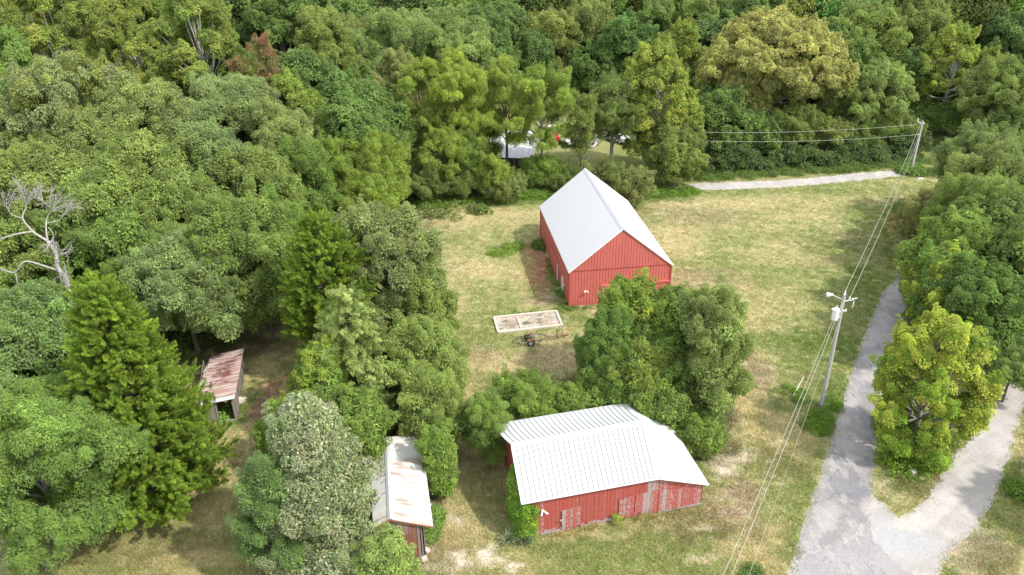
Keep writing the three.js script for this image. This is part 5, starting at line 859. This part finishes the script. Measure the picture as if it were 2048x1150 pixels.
{
  const o = [1.68, -61.98], e = [5.01, -62.77], dx = e[0] - o[0], dz = e[1] - o[1], turn = -Math.atan2(dz, dx), L = Math.hypot(dx, dz);
  const t = thing('farm_implement', 'rusty old two-wheeled implement frame with a long drawbar beside the slab', 'farm implement', [o[0], 0, o[1]], turn);
  for (const z of [-0.62, 0.55]) {
    const w = part('wheel', new THREE.TorusGeometry(0.27, 0.085, 8, 20).translate(-0.15, 0.32, z), M.rubber, t);
    part('rim', bar(V(-0.15, 0.32, z - 0.06), V(-0.15, 0.32, z + 0.06), 0.2, 0.2, 16), z > 0 ? M.galv : M.rust, w);
    part('side_rail', taper([V(-1.25, 0.42, z), V(0.3, 0.52, z), V(1.0, 0.52, z * 0.85), V(1.5, 0.5, 0.02)], 0.05, 0.05, 6, 12), M.steel, t);
    part('rear_tine', taper([V(-1.2, 0.45, z * 0.9), V(-1.4, 0.3, z * 0.55), V(-1.3, 0.1, z * 0.2)], 0.07, 0.04, 6), M.steel, t);
    part('fender', box(0.7, 0.05, 0.2, -0.1, 0.66, z, 0, 0, 0.08), M.rust, t);
  }
  part('axle', bar(V(-0.15, 0.32, -0.7), V(-0.15, 0.32, 0.63), 0.05), M.steel, t);
  for (const x of [-0.75, 0.45, 0.62]) part('cross_bar', bar(V(x, 0.5, -0.6), V(x + 0.1, 0.5, 0.54), 0.045), x > 0 ? mat(0.35, 0.33, 0.28, 0.8) : M.steel, t);
  part('gearbox', [box(0.35, 0.3, 0.3, -0.1, 0.58, -0.1), capped(0.1, 0.1, 0.2, -0.1, 0.7, -0.1)], M.steel, t);
  part('drawbar', beam(V(1.35, 0.5, 0.02), V(L + 0.1, 0.3, 0), 0.14, 0.11), mat(0.25, 0.175, 0.115, 0.85), t);
  part('hitch_plate', box(0.7, 0.06, 0.22, L - 0.15, 0.38, 0), M.rust, t);
  part('jack_stand', [bar(V(L - 0.95, 0.0, 0.1), V(L - 0.95, 1.05, 0.1), 0.045), box(0.22, 0.14, 0.14, L - 0.95, 1.05, 0.1), box(0.18, 0.12, 0.14, L - 0.95, 0.42, 0.1)], M.rust, t);
  part('hydraulic_pipe', taper([V(L - 0.7, 0.4, 0), V(L - 0.65, 1.1, 0.02), V(L - 0.55, 2.0, 0.05)], 0.03, 0.02, 5), M.galv, t);
  part('hitch_pin', bar(V(L - 0.45, 0.35, 0), V(L - 0.42, 0.85, 0), 0.035), M.steel, t);
}
// ---------------------------------------------------------------- small things by the sheds and the drive
{
  const [x, z] = [-5.73, -40.76], t = thing('plastic_bucket', 'white plastic bucket standing on the dirt right of the plank shed', 'bucket', [x, 0, z]);
  part('bucket_body', new THREE.LatheGeometry([[0.0, 0.02], [0.13, 0.02], [0.165, 0.36], [0.175, 0.37], [0.155, 0.37], [0.13, 0.06], [0, 0.05]].map(([a, b]) => new THREE.Vector2(a, b)), 20), M.white, t);
  part('bucket_handle', new THREE.TorusGeometry(0.16, 0.008, 6, 16, Math.PI).rotateX(1.9).translate(0, 0.34, 0), M.galv, t);
}
{
  const [x, z] = [-5.93, -38.33], t = thing('stacked_blocks', 'pale concrete block with dark holes leaning at the corner of the plank shed', 'block', [x, 0, z], 0.5);
  const b = (y, tl) => [box(0.4, 0.03, 0.2, 0, y + 0.015, 0), box(0.4, 0.03, 0.2, 0, y + 0.185, 0), box(0.03, 0.14, 0.2, -0.185, y + 0.1, 0), box(0.03, 0.14, 0.2, 0, y + 0.1, 0), box(0.03, 0.14, 0.2, 0.185, y + 0.1, 0)];
  part('block', b(0), M.concrete, t); part('block', b(0.205), M.concrete, t);
}
{
  const t = thing('post_box_stand', 'slim grey post with white box and round yellow reflector under the yellow tree', 'post', [29.17, -45.26].flatMap((v, i) => (i ? [0, v] : [v])));
  part('post', box(0.16, 1.25, 0.14, 0, 0.62, 0, 0.3), M.grey[0], t);
  part('white_box', box(0.42, 0.18, 0.22, -0.05, 0.2, 0.14, 0.25), M.trimWhite, t);
  part('red_flag', box(0.16, 0.08, 0.04, 0.05, 0.36, 0.22, 0.25), mat(0.45, 0.03, 0.04, 0.5), t);
  part('reflector', new THREE.CylinderGeometry(0.16, 0.16, 0.04, 18).rotateX(Math.PI / 2 - 0.5).translate(0.28, 0.5, 0.12), mat(0.75, 0.55, 0.06, 0.4), t);
}
{
  const [x, z] = [28.49, -43.44], t = thing('utility_box', 'weathered grey square box with a rounded lid in the weeds by the drive', 'utility box', [x, 0, z], 0.35);
  part('box_body', box(0.34, 0.42, 0.3, 0, 0.21, 0), M.concrete, t);
  part('lid', [box(0.38, 0.05, 0.34, 0, 0.45, 0, 0, 0.12)], mapped(greyWood(5, [0.36, 0.32, 0.30], [0.5, 0.46, 0.43]), 0.9), t);
  part('latch', box(0.05, 0.06, 0.03, 0.03, 0.3, 0.165), M.dark, t);
}
function stone(name, label, x, z, s, seed, sy = 0.4, m = M.concrete) {
  const g = new THREE.IcosahedronGeometry(1, 2), p = g.attributes.position;
  for (let i = 0; i < p.count; i++) { const q = V(p.getX(i), p.getY(i), p.getZ(i)), k = 0.75 + 0.5 * vn(q.x * 1.7 + seed, q.y * 1.7 + q.z * 1.3 + seed * 3); p.setXYZ(i, q.x * k * s, q.y * k * s * sy, q.z * k * s * 0.8); }
  g.computeVertexNormals();
  const o = part(name, g.translate(x, s * sy * 0.5, z), m);
  o.userData = { label, category: 'stone' };
}
stone('flat_stone', 'flat pale stone in the grass right of the utility box', 29.04, -43.17, 0.26, 3, 0.25);
stone('flat_stone', 'pale stone slab leaning on the wall of the open rust-roofed shed', -22.55, -53.31, 0.4, 8, 0.9);
stone('flat_stone', 'small white stone in the grass right of the open shed', -22.36, -53.93, 0.18, 12, 0.4, M.trimWhite);
stone('flat_stone', 'pale stone in the grass right of the low red barn', 19.66, -58.69, 0.16, 5, 0.3);
{ const o = part('white_board', box(0.9, 0.05, 0.35, ...[56.58, 0.06, -102.97], 0.1), M.trimWhite); o.userData = { label: 'white board lying in the grass below the far utility pole', category: 'board' }; }
// ---------------------------------------------------------------- vehicles beyond the locusts
const wheelAt = (t, x, y, z, r, w, hub = M.galv) => { const k = part('wheel', bar(V(x, y, z - w / 2), V(x, y, z + w / 2), r, r, 16), M.rubber, t); part('rim', bar(V(x, y, z - w / 2 - 0.01), V(x, y, z + w / 2 + 0.01), r * 0.55, r * 0.55, 12), hub, k); return k; };
{
  const t = thing('red_tractor', 'small red tractor standing in the meadow right of the white-roofed house', 'tractor', [6.79, -121.09].flatMap((v, i) => (i ? [0, v] : [v])), -1.2), red = mat(0.55, 0.035, 0.04, 0.4);
  part('hood', [box(1.5, 0.55, 0.75, 0.75, 1.15, 0), box(0.2, 0.5, 0.7, 1.52, 1.1, 0)], red, t);
  part('chassis', box(2.4, 0.35, 0.5, 0.4, 0.75, 0), M.steel, t);
  part('fender', box(0.9, 0.08, 0.4, -0.55, 1.42, 0.65), red, t); part('fender', box(0.9, 0.08, 0.4, -0.55, 1.42, -0.65), red, t);
  part('seat', [box(0.45, 0.12, 0.5, -0.55, 1.2, 0), box(0.12, 0.5, 0.5, -0.8, 1.45, 0)], M.rubber, t);
  for (const z of [-0.6, 0.6]) part('roof_post', box(0.06, 1.2, 0.06, -0.85, 2.0, z), M.dark, t);
  part('canopy', box(1.3, 0.08, 1.35, -0.45, 2.6, 0), M.white, t);
  for (const z of [-0.72, 0.72]) { wheelAt(t, -0.55, 0.72, z, 0.72, 0.36, red); wheelAt(t, 1.15, 0.42, z, 0.42, 0.24, red); }
}
{
  const t = thing('utility_trailer', 'pale flat utility trailer with two upright ramps in the meadow', 'trailer', [9.95, -119.94].flatMap((v, i) => (i ? [0, v] : [v])), 0.05);
  part('bed', box(2.6, 0.12, 3.2, 0, 0.6, 0), mat(0.6, 0.56, 0.56, 0.6), t);
  for (const s of [-1, 1]) { part('side_rail', box(0.08, 0.3, 3.2, s * 1.27, 0.8, 0), M.galv, t); const k = part('wheel', bar(V(s * 1.2, 0.35, 0.1), V(s * 1.42, 0.35, 0.1), 0.35, 0.35, 16), M.rubber, t); part('rim', bar(V(s * 1.19, 0.35, 0.1), V(s * 1.43, 0.35, 0.1), 0.18, 0.18, 12), M.galv, k); part('ramp', [box(0.08, 1.5, 0.08, s * 0.9 - 0.2, 1.35, -1.6), box(0.08, 1.5, 0.08, s * 0.9 + 0.2, 1.35, -1.6), ...[0.8, 1.2, 1.6, 2.05].map((y) => box(0.4, 0.07, 0.06, s * 0.9, y, -1.6))], M.steel, t); }
}
{
  const t = thing('camper_trailer', 'white camper trailer with an A-shaped hitch facing the barn', 'trailer', [12.66, -119.58].flatMap((v, i) => (i ? [0, v] : [v])), 0.04);
  part('body', [box(2.5, 1.1, 4.6, 0, 0.95, -2.2), box(2.3, 0.15, 4.3, 0, 1.57, -2.2)], M.white, t);
  part('front_window', box(1.6, 0.45, 0.04, 0, 1.15, 0.115), M.glassPane, t);
  part('stripe', box(2.53, 0.1, 4.62, 0, 0.62, -2.2), mat(0.35, 0.36, 0.4, 0.5), t);
  for (const s of [-1, 1]) { part('hitch_bar', beam(V(s * 0.95, 0.45, 0.1), V(0, 0.45, 2.0), 0.12, 0.14), M.trimWhite, t); const k = part('wheel', bar(V(s * 1.1, 0.34, -2.4), V(s * 1.28, 0.34, -2.4), 0.34, 0.34, 16), M.rubber, t); part('rim', bar(V(s * 1.1, 0.34, -2.4), V(s * 1.29, 0.34, -2.4), 0.17, 0.17, 12), M.galv, k); }
  part('hitch_jack', bar(V(0, 0.02, 1.9), V(0, 0.75, 1.9), 0.05), M.galv, t);
}
function car(name, label, x, z, turn, paint, truck) {
  const t = thing(name, label, truck ? 'pickup truck' : 'car', [x, 0, z], turn), s = new THREE.Shape(), pts = truck ? [[-2.6, 0.45], [2.6, 0.45], [2.65, 0.95], [1.5, 1.1], [0.95, 1.75], [-0.55, 1.78], [-0.75, 1.12], [-2.6, 1.1]] : [[-2.2, 0.35], [2.2, 0.35], [2.25, 0.8], [1.3, 0.95], [0.6, 1.42], [-0.9, 1.45], [-1.7, 1.0], [-2.25, 0.92]];
  pts.forEach(([a, b], i) => (i ? s.lineTo(a, b) : s.moveTo(a, b)));
  const g = new THREE.ExtrudeGeometry(s, { depth: 1.6, bevelEnabled: true, bevelSize: 0.08, bevelThickness: 0.1, bevelSegments: 3 }); g.translate(0, 0, -0.8);
  part('body', g, paint, t);
  const wz = truck ? [[1.46, 1.12, 1.0, 1.68], [0.9, 1.7, -0.5, 1.72]] : [[1.2, 1.0, 0.66, 1.38]];
  part('windscreen', quads([[V(wz[0][0], wz[0][1], 0.7), V(wz[0][0], wz[0][1], -0.7), V(wz[0][2], wz[0][3], -0.62), V(wz[0][2], wz[0][3], 0.62)]]).translate(0.1, 0.03, 0), M.glassPane, t);
  for (const k of [-1, 1]) { part('side_window', box(truck ? 1.1 : 1.7, 0.36, 0.02, truck ? 0.2 : -0.2, truck ? 1.45 : 1.2, k * 0.905), M.glassPane, t); part('headlight', box(0.06, 0.14, 0.3, truck ? 2.7 : 2.3, truck ? 0.8 : 0.68, k * 0.6), M.trimWhite, t); }
  if (truck) part('load_bed', box(1.6, 0.06, 1.4, -1.75, 1.2, 0), M.dark, t);
  for (const wx of [-1.4, 1.45]) for (const k of [-0.8, 0.8]) wheelAt(t, wx, truck ? 0.4 : 0.33, k, truck ? 0.4 : 0.33, 0.24);
}
car('parked_car', 'blue-grey parked car behind the white camper trailer', 13.44, -124.44, 1.5, mat(0.22, 0.25, 0.30, 0.3));
car('pickup_truck', 'white pickup truck glimpsed between the pine and the cone-shaped sycamore', 16.98, -121.66, -0.9, M.white, true);
{ const [x, z] = [2.32, -108.54], t = thing('gas_tank', 'round white tank end by the white-roofed house', 'tank', [x, 0, z]); part('tank_shell', new THREE.SphereGeometry(0.36, 18, 12).scale(1, 1, 1.6).translate(0, 0.6, 0), M.white, t); for (const k of [-0.3, 0.3]) part('leg', box(0.4, 0.3, 0.08, 0, 0.15, k), M.steel, t); }
// ---------------------------------------------------------------- climbing vine, yucca, weeds, grass
{
  const t = thing('climbing_vine', 'bright green vine climbing the left front corner of the low red barn', 'vine', [1.06, 0, -38.2], 0.2318), r = RNG(5), s = [];
  for (let i = 0; i < 1700; i++) {
    const z = 0.25 - Math.pow(r(), 0.8) * 2.9, top = 2.55 + Math.max(0, -z) * 0.5, y = 0.1 + r() * top, th = 0.15 + 0.75 * (0.4 + 0.6 * vn(z * 1.6, y * 1.3)) * sm(-2.9, -1.8, z + (r() - 0.5) * 0.5);
    s.push({ p: V(-0.12 - th * r() + (z > 0.05 ? r() * 0.42 : 0), y, z + (z > 0.0 ? 0.1 * r() : 0)), d: V(-0.7, 0.6, 0.35).addScaledVector(rv(r), 1.0).normalize(), s: 0.24 + 0.18 * r(), c: r() < 0.3 ? [0.14, 0.2, 0.03] : [0.085, 0.165, 0.022] });
  }
  leaves('vine_leaves', s, SPRAY.maple, K.bright, 8, t);
  part('vine_stem', [taper([V(-0.1, 0, 0.1), V(-0.15, 1.4, -0.2), V(-0.12, 2.9, -0.6)], 0.04, 0.015, 5), taper([V(-0.1, 0, -0.6), V(-0.14, 1.6, -1.2), V(-0.14, 3.3, -2.2)], 0.035, 0.012, 5)], BARK.brown, t);
}
function yucca(label, x, z, s, seed) {
  const t = thing('yucca', label, 'yucca', [x, 0, z], 0, 'yuccas at the barn corner'), r = RNG(seed), mats = [mat(0.13, 0.18, 0.075, 0.7), mat(0.27, 0.28, 0.15, 0.7)];
  const blades = [[], []];
  for (let i = 0; i < 64; i++) {
    const a = r() * 6.283, el = 0.1 + 1.25 * r(), L = s * (0.65 + 0.35 * r()), d = V(Math.cos(a) * Math.cos(el), Math.sin(el), Math.sin(a) * Math.cos(el)), n = V(-Math.sin(a), 0, Math.cos(a)), w = 0.028 * s / 0.8, m = d.clone().multiplyScalar(L * 0.6).add(V(0, 0.25, 0)), e = d.clone().multiplyScalar(L).add(V(0, 0.2 - 0.1 * L, 0)), b = V(0, 0.2, 0);
    blades[i % 3 === 0 ? 1 : 0].push(quads([[b.clone().addScaledVector(n, -w), b.clone().addScaledVector(n, w), m.clone().addScaledVector(n, w), m.clone().addScaledVector(n, -w)], [m.clone().addScaledVector(n, -w), m.clone().addScaledVector(n, w), e, e.clone().addScaledVector(n, -0.004)]]));
  }
  mats.forEach((m) => { m.side = THREE.DoubleSide; });
  part('leaf_blades', blades[0], mats[0], t).userData.kind = 'stuff'; part('pale_leaf_blades', blades[1], mats[1], t).userData.kind = 'stuff';
  part('stem', capped(0.09, 0.06, 0.3, 0, 0, 0), BARK.brown, t);
}
yucca('upper yucca rosette, half under the vine at the low barn corner', 0.1, -38.05, 1.05, 3);
yucca('front right yucca rosette with pale blades below the vine', 0.61, -37.43, 0.95, 4);
yucca('dark left yucca rosette below the vine', -0.49, -37.62, 0.9, 6);
// weeds: clumps nobody could count
function weeds(name, label, areas, tint, size, geo, seed, n = 14, tall = 0) {
  const r = RNG(seed), s = [];
  for (const [x, z, rx, rz, k = 1] of areas) for (let i = 0; i < n * rx * rz * k; i++) {
    const a = r() * 6.283, q = Math.sqrt(r()), px = x + Math.cos(a) * q * rx, pz = z + Math.sin(a) * q * rz, f = 0.6 + 0.8 * vn(px * 0.8 + seed, pz * 0.8);
    s.push({ p: V(px, size * 0.25 * f + (tall ? tall * r() * vn(px * 0.45 + seed, pz * 0.45 + 3) * 1.5 : 0), pz), d: V(0, 1, 0).addScaledVector(rv(r), 0.9).normalize(), s: size * f * (0.7 + 0.6 * r()) });
  }
  const g = new THREE.Group(); g.name = numbered(name); g.userData = { label, category: 'weeds', kind: 'stuff' }; scene.add(g);
  leaves('leaves', s, geo, tint, seed + 2, g, leafMat, 0.25);
}
weeds('weeds', 'bright green weeds along the far edge of the field beneath the locusts', [[-12.51, -96.34, 5, 1.6], [-7.99, -97.22, 5, 1.4], [-3.41, -98.11, 5, 2], [0.57, -99.04, 5, 2.4], [3.6, -99.84, 4, 2.4], [16.51, -98.44, 4, 1.6], [19.87, -98.68, 5, 1.6], [22.65, -99.3, 3, 1.4]], [0.085, 0.145, 0.022], 0.55, SPRAY.fine, 31, 7);
weeds('weeds', 'green weeds and brush along the far side of the gravel lane', [[26.49, -104.71, 5, 1.8], [31.59, -105.51, 6, 1.8], [37.46, -106.3, 6, 1.8], [42.69, -107.13, 6, 1.8], [48.08, -108.18, 6, 2], [53.55, -109.24, 6, 2], [57.65, -109.51, 4, 2]], [0.07, 0.11, 0.032], 0.55, SPRAY.fine, 32, 8);
weeds('brush', 'tall shady brush under the trees behind the gravel lane', [[28.48, -107.28, 5, 2.2], [33.04, -108.36, 6, 2.2], [39.11, -109.4, 6, 2.2], [44.49, -110.27, 6, 2.4], [50.02, -111.37, 6, 2.4], [55.74, -112.71, 6, 2.4]], [0.055, 0.085, 0.03], 0.7, SPRAY.maple, 51, 11, 2.6);
weeds('weeds', 'dark green weeds around the foot of the far utility pole', [[56.38, -105.55, 1.6, 1.4, 2], [57.69, -104.88, 3, 0.7]], [0.08, 0.125, 0.03], 0.7, SPRAY.fine, 33, 10);
weeds('weeds', 'lush green weeds between the foot of the near pole and the road', [[24.12, -49.88, 0.8, 1.2], [23.08, -48.91, 0.9, 0.8], [25.77, -52.07, 0.6, 1.2], [22.86, -53.38, 1.6, 1.2, 0.5]], [0.075, 0.135, 0.016], 0.38, SPRAY.fine, 34, 20);
weeds('weeds', 'green weeds and low brush under the yellow tree between road and drive', [[29.54, -47.44, 1.25, 3.2], [28.55, -44.62, 1.3, 1.6], [31.6, -48.6, 1.8, 3], [30.3, -45.41, 1.2, 1.2]], [0.095, 0.15, 0.02], 0.6, SPRAY.fine, 35, 14);
weeds('weeds', 'low green weeds along the shaded left wall of the big barn', [[5.35, -70.04, 0.5, 1.6], [4.93, -73.29, 0.5, 2.4], [4.49, -78, 0.5, 3], [4.01, -83.2, 0.5, 3], [6.22, -68.18, 2, 0.35], [8.25, -68.73, 2.5, 0.35]], [0.08, 0.13, 0.025], 0.3, SPRAY.fine, 36, 20);
weeds('weeds', 'green weed patch in the field left of the big barn', [[-1.31, -80.97, 1.3, 0.7], [0.29, -82.64, 1.3, 0.8]], [0.11, 0.165, 0.03], 0.4, SPRAY.fine, 37, 16);
weeds('weeds', 'leafy weeds growing inside the open end of the rust-roofed shed', [[-23.21, -51.58, 0.5, 0.5]], [0.10, 0.17, 0.04], 0.5, SPRAY.maple, 38, 40);
weeds('weeds', 'green grass tuft at the foot of the low red barn between its doors', [[6.63, -39.17, 0.25, 0.2]], [0.13, 0.19, 0.03], 0.4, SPRAY.grass, 39, 140);
weeds('weeds', 'dry grassy weeds along the foot of the low red barn', [[4.44, -38.49, 1.0, 0.3], [2.93, -38.08, 0.8, 0.25], [8.39, -39.51, 1.5, 0.25], [10.87, -40.2, 1.5, 0.25]], [0.15, 0.135, 0.05], 0.28, SPRAY.grass, 40, 40);
weeds('weeds', 'green brush beside the right wall of the plank shed', [[-5.46, -39.54, 0.35, 1.1, 2], [-5.49, -38.19, 0.3, 0.5, 2]], [0.10, 0.155, 0.045], 0.5, SPRAY.fine, 41, 24);
weeds('weeds', 'dark green shrubby weeds by the back left corner of the big barn', [[3.48, -82.94, 0.6, 0.9, 2]], [0.07, 0.115, 0.03], 0.6, SPRAY.fine, 42, 20);
weeds('weeds', 'dark green low bush at the right edge by the drive', [[35.22, -41.62, 0.6, 0.7, 2]], [0.075, 0.13, 0.02], 0.5, SPRAY.fine, 43, 20);
weeds('weeds', 'dark green bush at the bottom edge left of the road', [[14.49, -34.73, 0.6, 0.5, 2]], [0.075, 0.12, 0.04], 0.45, SPRAY.fine, 44, 20);
weeds('undergrowth', 'dark green undergrowth on the floor of the left wood', [[-34, -78, 24, 14, 1], [-42, -62, 14, 8, 1], [-30, -96, 30, 8, 1], [-38, -46, 9, 6, 1]], [0.08, 0.115, 0.034], 0.9, SPRAY.fine, 45, 1.3);
weeds('undergrowth', 'green undergrowth below the trees along the right edge', [[46, -66, 8, 10, 1], [54, -86, 8, 10, 1], [45, -118, 24, 4, 1]], [0.06, 0.095, 0.028], 0.8, SPRAY.fine, 46, 1.5);
weeds('undergrowth', 'green undergrowth between the trees around the plank shed', [[-11, -50, 4, 5, 1], [-14, -42, 3, 4, 1], [-8, -58, 3, 5, 1]], [0.065, 0.105, 0.03], 0.6, SPRAY.fine, 47, 4);
{ // the mown grass itself: short tufts, straw and green as the ground below
  const r = RNG(99), tuft = (() => { const p = [], c = [], ix = [], q = RNG(4); for (let i = 0; i < 8; i++) { const a = q() * 6.283, d = q() * 0.12, x = Math.cos(a) * d, z = Math.sin(a) * d, h = 0.05 + 0.06 * q(), l = (q() - 0.5) * 0.16, m = (q() - 0.5) * 0.16, w = 0.012, b = p.length / 3, g = 0.8 + 0.4 * q(); p.push(x - w * Math.sin(a), 0, z + w * Math.cos(a), x + w * Math.sin(a), 0, z - w * Math.cos(a), x + l, h, z + m); for (let k = 0; k < 3; k++) c.push(g, g, g * 0.95); ix.push(b, b + 1, b + 2); } return leafGeo(p, c, ix); })();
  const list = [];
  for (let i = 0; i < 300000; i++) {
    const z = -31 - Math.pow(r(), 1.25) * 84, w = 6 + -z * 0.72, x = (r() - 0.5) * 2 * w;
    if (x < LX0 + 1 || x > LX1 - 1 || z < LZ0) continue;
    const c = grassAt(x, z), lum = c[0] + c[1] + c[2];
    if (lum > 1.2 && r() < 0.8) continue;
    const jx = x + (r() - 0.5) * 0.8, jz = z + (r() - 0.5) * 0.8;
    if (inside(jx, jz, roadPts) || inside(jx, jz, gravelPts) || inside(jx, jz, lanePts)) continue;
    list.push([x, z, c]);
  }
  const o = new THREE.InstancedMesh(tuft, new THREE.MeshPhysicalMaterial({ color: 0xffffff, vertexColors: true, roughness: 0.9, transmission: 0.3, thickness: 0, specularIntensity: 0.3, side: THREE.DoubleSide }), list.length);
  list.forEach(([x, z, c], i) => {
    const s = 0.8 + 1.0 * r(), g = 1.6 + (r() - 0.5) * 0.8, t = (r() - 0.5) * 0.3;
    tmpQ.setFromAxisAngle(UP, r() * 6.283);
    o.setMatrixAt(i, tmpM.compose(V(x, 0, z), tmpQ, V(s * 1.3, s, s * 1.3)));
    o.setColorAt(i, tmpC.setRGB(c[0] * g * (1 + t), c[1] * g, c[2] * g * (1 + t)));
  });
  o.name = 'grass'; o.userData = { label: 'short mown grass, half green and half straw, over the field and yard', category: 'grass', kind: 'stuff' };
  shade(o); scene.add(o);
}
// ---------------------------------------------------------------- the dead tree
{
  const r = RNG(12), A = (...p) => V(...p), base = A(-35.74, 5.99, -57), t = thing('dead_tree', 'bare dead white tree with broken twisting branches at the left edge', 'tree', [base.x, 0, base.z]), rel = (...q) => V(...q).sub(V(base.x, 0, base.z));
  const trunkPts = [V(0.4, 0, 0.3), rel(-35.75, 7.04, -57), rel(-36.25, 8.26, -57.2), rel(-36.46, 9.67, -57.6), rel(-36.82, 10.59, -57.6), rel(-36.68, 11.84, -57.8), rel(-37.2, 12.77, -58)];
  const limbs = [];
  const limb = (pts, a, b, name = 'limb') => { const o = part(name, taper(pts, a, b, 7, pts.length * 4), BARK.dead, t); limbs.push(pts); return o; };
  part('trunk', taper(trunkPts, 0.32, 0.13, 10, 24), BARK.dead, t);
  part('broken_base', taper([V(0.45, 0, 0.35), rel(-35.71, 6.85, -57), rel(-36.05, 7.79, -57.2)], 0.5, 0.42, 9, 6), BARK.brown, t);
  limb([rel(-37.2, 12.77, -58), rel(-38.37, 13.44, -58.4), rel(-38.98, 14.58, -58.6), rel(-38.7, 15.27, -59), rel(-38.41, 16.12, -59)], 0.103, 0.030);
  limb([rel(-38.37, 13.44, -58.4), rel(-39.27, 13.46, -58), rel(-39.99, 13.39, -57.6), rel(-41.06, 13.07, -57.2)], 0.076, 0.034);
  limb([rel(-37.2, 12.77, -58), rel(-37.17, 13.82, -58.3), rel(-37.13, 14.34, -58.6), rel(-36.67, 14.98, -58.6), rel(-36.35, 15.28, -58.6)], 0.081, 0.034);
  limb([rel(-36.96, 10.36, -57.6), rel(-37.6, 10.94, -57.2), rel(-38.59, 11.65, -56.6), rel(-39.62, 10.79, -56.4), rel(-40.47, 11.26, -56.2), rel(-41.02, 11.68, -56)], 0.092, 0.034);
  limb([rel(-39.52, 10.74, -56.4), rel(-39.48, 10.13, -56.2), rel(-39.62, 9.68, -56.2), rel(-40.18, 9.07, -56)], 0.049, 0.015);
  limb([rel(-36.75, 8.72, -57.4), rel(-37.19, 8.94, -57), rel(-37.42, 8.49, -56.8), rel(-36.98, 8.23, -56.6), rel(-36.61, 8.13, -56.6)], 0.049, 0.015);
  limb([rel(-39, 14.5, -58.6), rel(-39.66, 14.98, -58.4), rel(-39.71, 15.75, -58.2)], 0.043, 0.015);
  limb([rel(-36.37, 15.19, -58.6), rel(-36.81, 15.54, -58.8), rel(-37.23, 15.81, -59)], 0.033, 0.010);
  limb([rel(-37.07, 14.12, -58.5), rel(-36.32, 14.2, -58.9), rel(-35.71, 14.84, -59)], 0.038, 0.012);
  limb([rel(-36.97, 13.82, -58.3), rel(-36.57, 13.29, -58), rel(-36.66, 12.77, -57.8)], 0.033, 0.015);
  limb([rel(-36.83, 11.17, -57.8), rel(-36.08, 11.92, -57.6)], 0.049, 0.019);
  limb([rel(-36.77, 11.08, -57.7), rel(-36.05, 11.08, -57.4), rel(-36.04, 10.33, -57.2)], 0.036, 0.014);
  // twigs in a fan at the end of each limb
  const tw = [];
  const grow = (p, d, L, rad, k) => { const q = p.clone().addScaledVector(d, L).addScaledVector(rv(r), L * 0.3), m = L3(p, q, 0.5).addScaledVector(rv(r), L * 0.15); tw.push(taper([p, m, q], rad, rad * 0.45, 4, 3)); if (k > 0) for (let i = 0; i < 2 + (r() < 0.5 ? 1 : 0); i++) grow(L3(m, q, r()), d.clone().addScaledVector(rv(r), 1.5).normalize(), L * (0.55 + 0.25 * r()), rad * 0.6, k - 1); };
  for (const [i, pts] of limbs.entries()) { const e = pts[pts.length - 1], d = e.clone().sub(pts[pts.length - 2]).normalize(); for (let k = 0; k < (i < 4 ? 11 : 6); k++) grow(L3(pts[pts.length - 2], e, 0.2 + 0.8 * r()), d.clone().addScaledVector(rv(r), 1.3).normalize(), i < 4 ? 1.25 : 0.8, 0.03, 2); }
  part('twigs', tw, BARK.dead, t).userData.kind = 'stuff';
}

renderer.setSize(1024, 575);
renderer.render(scene, camera);
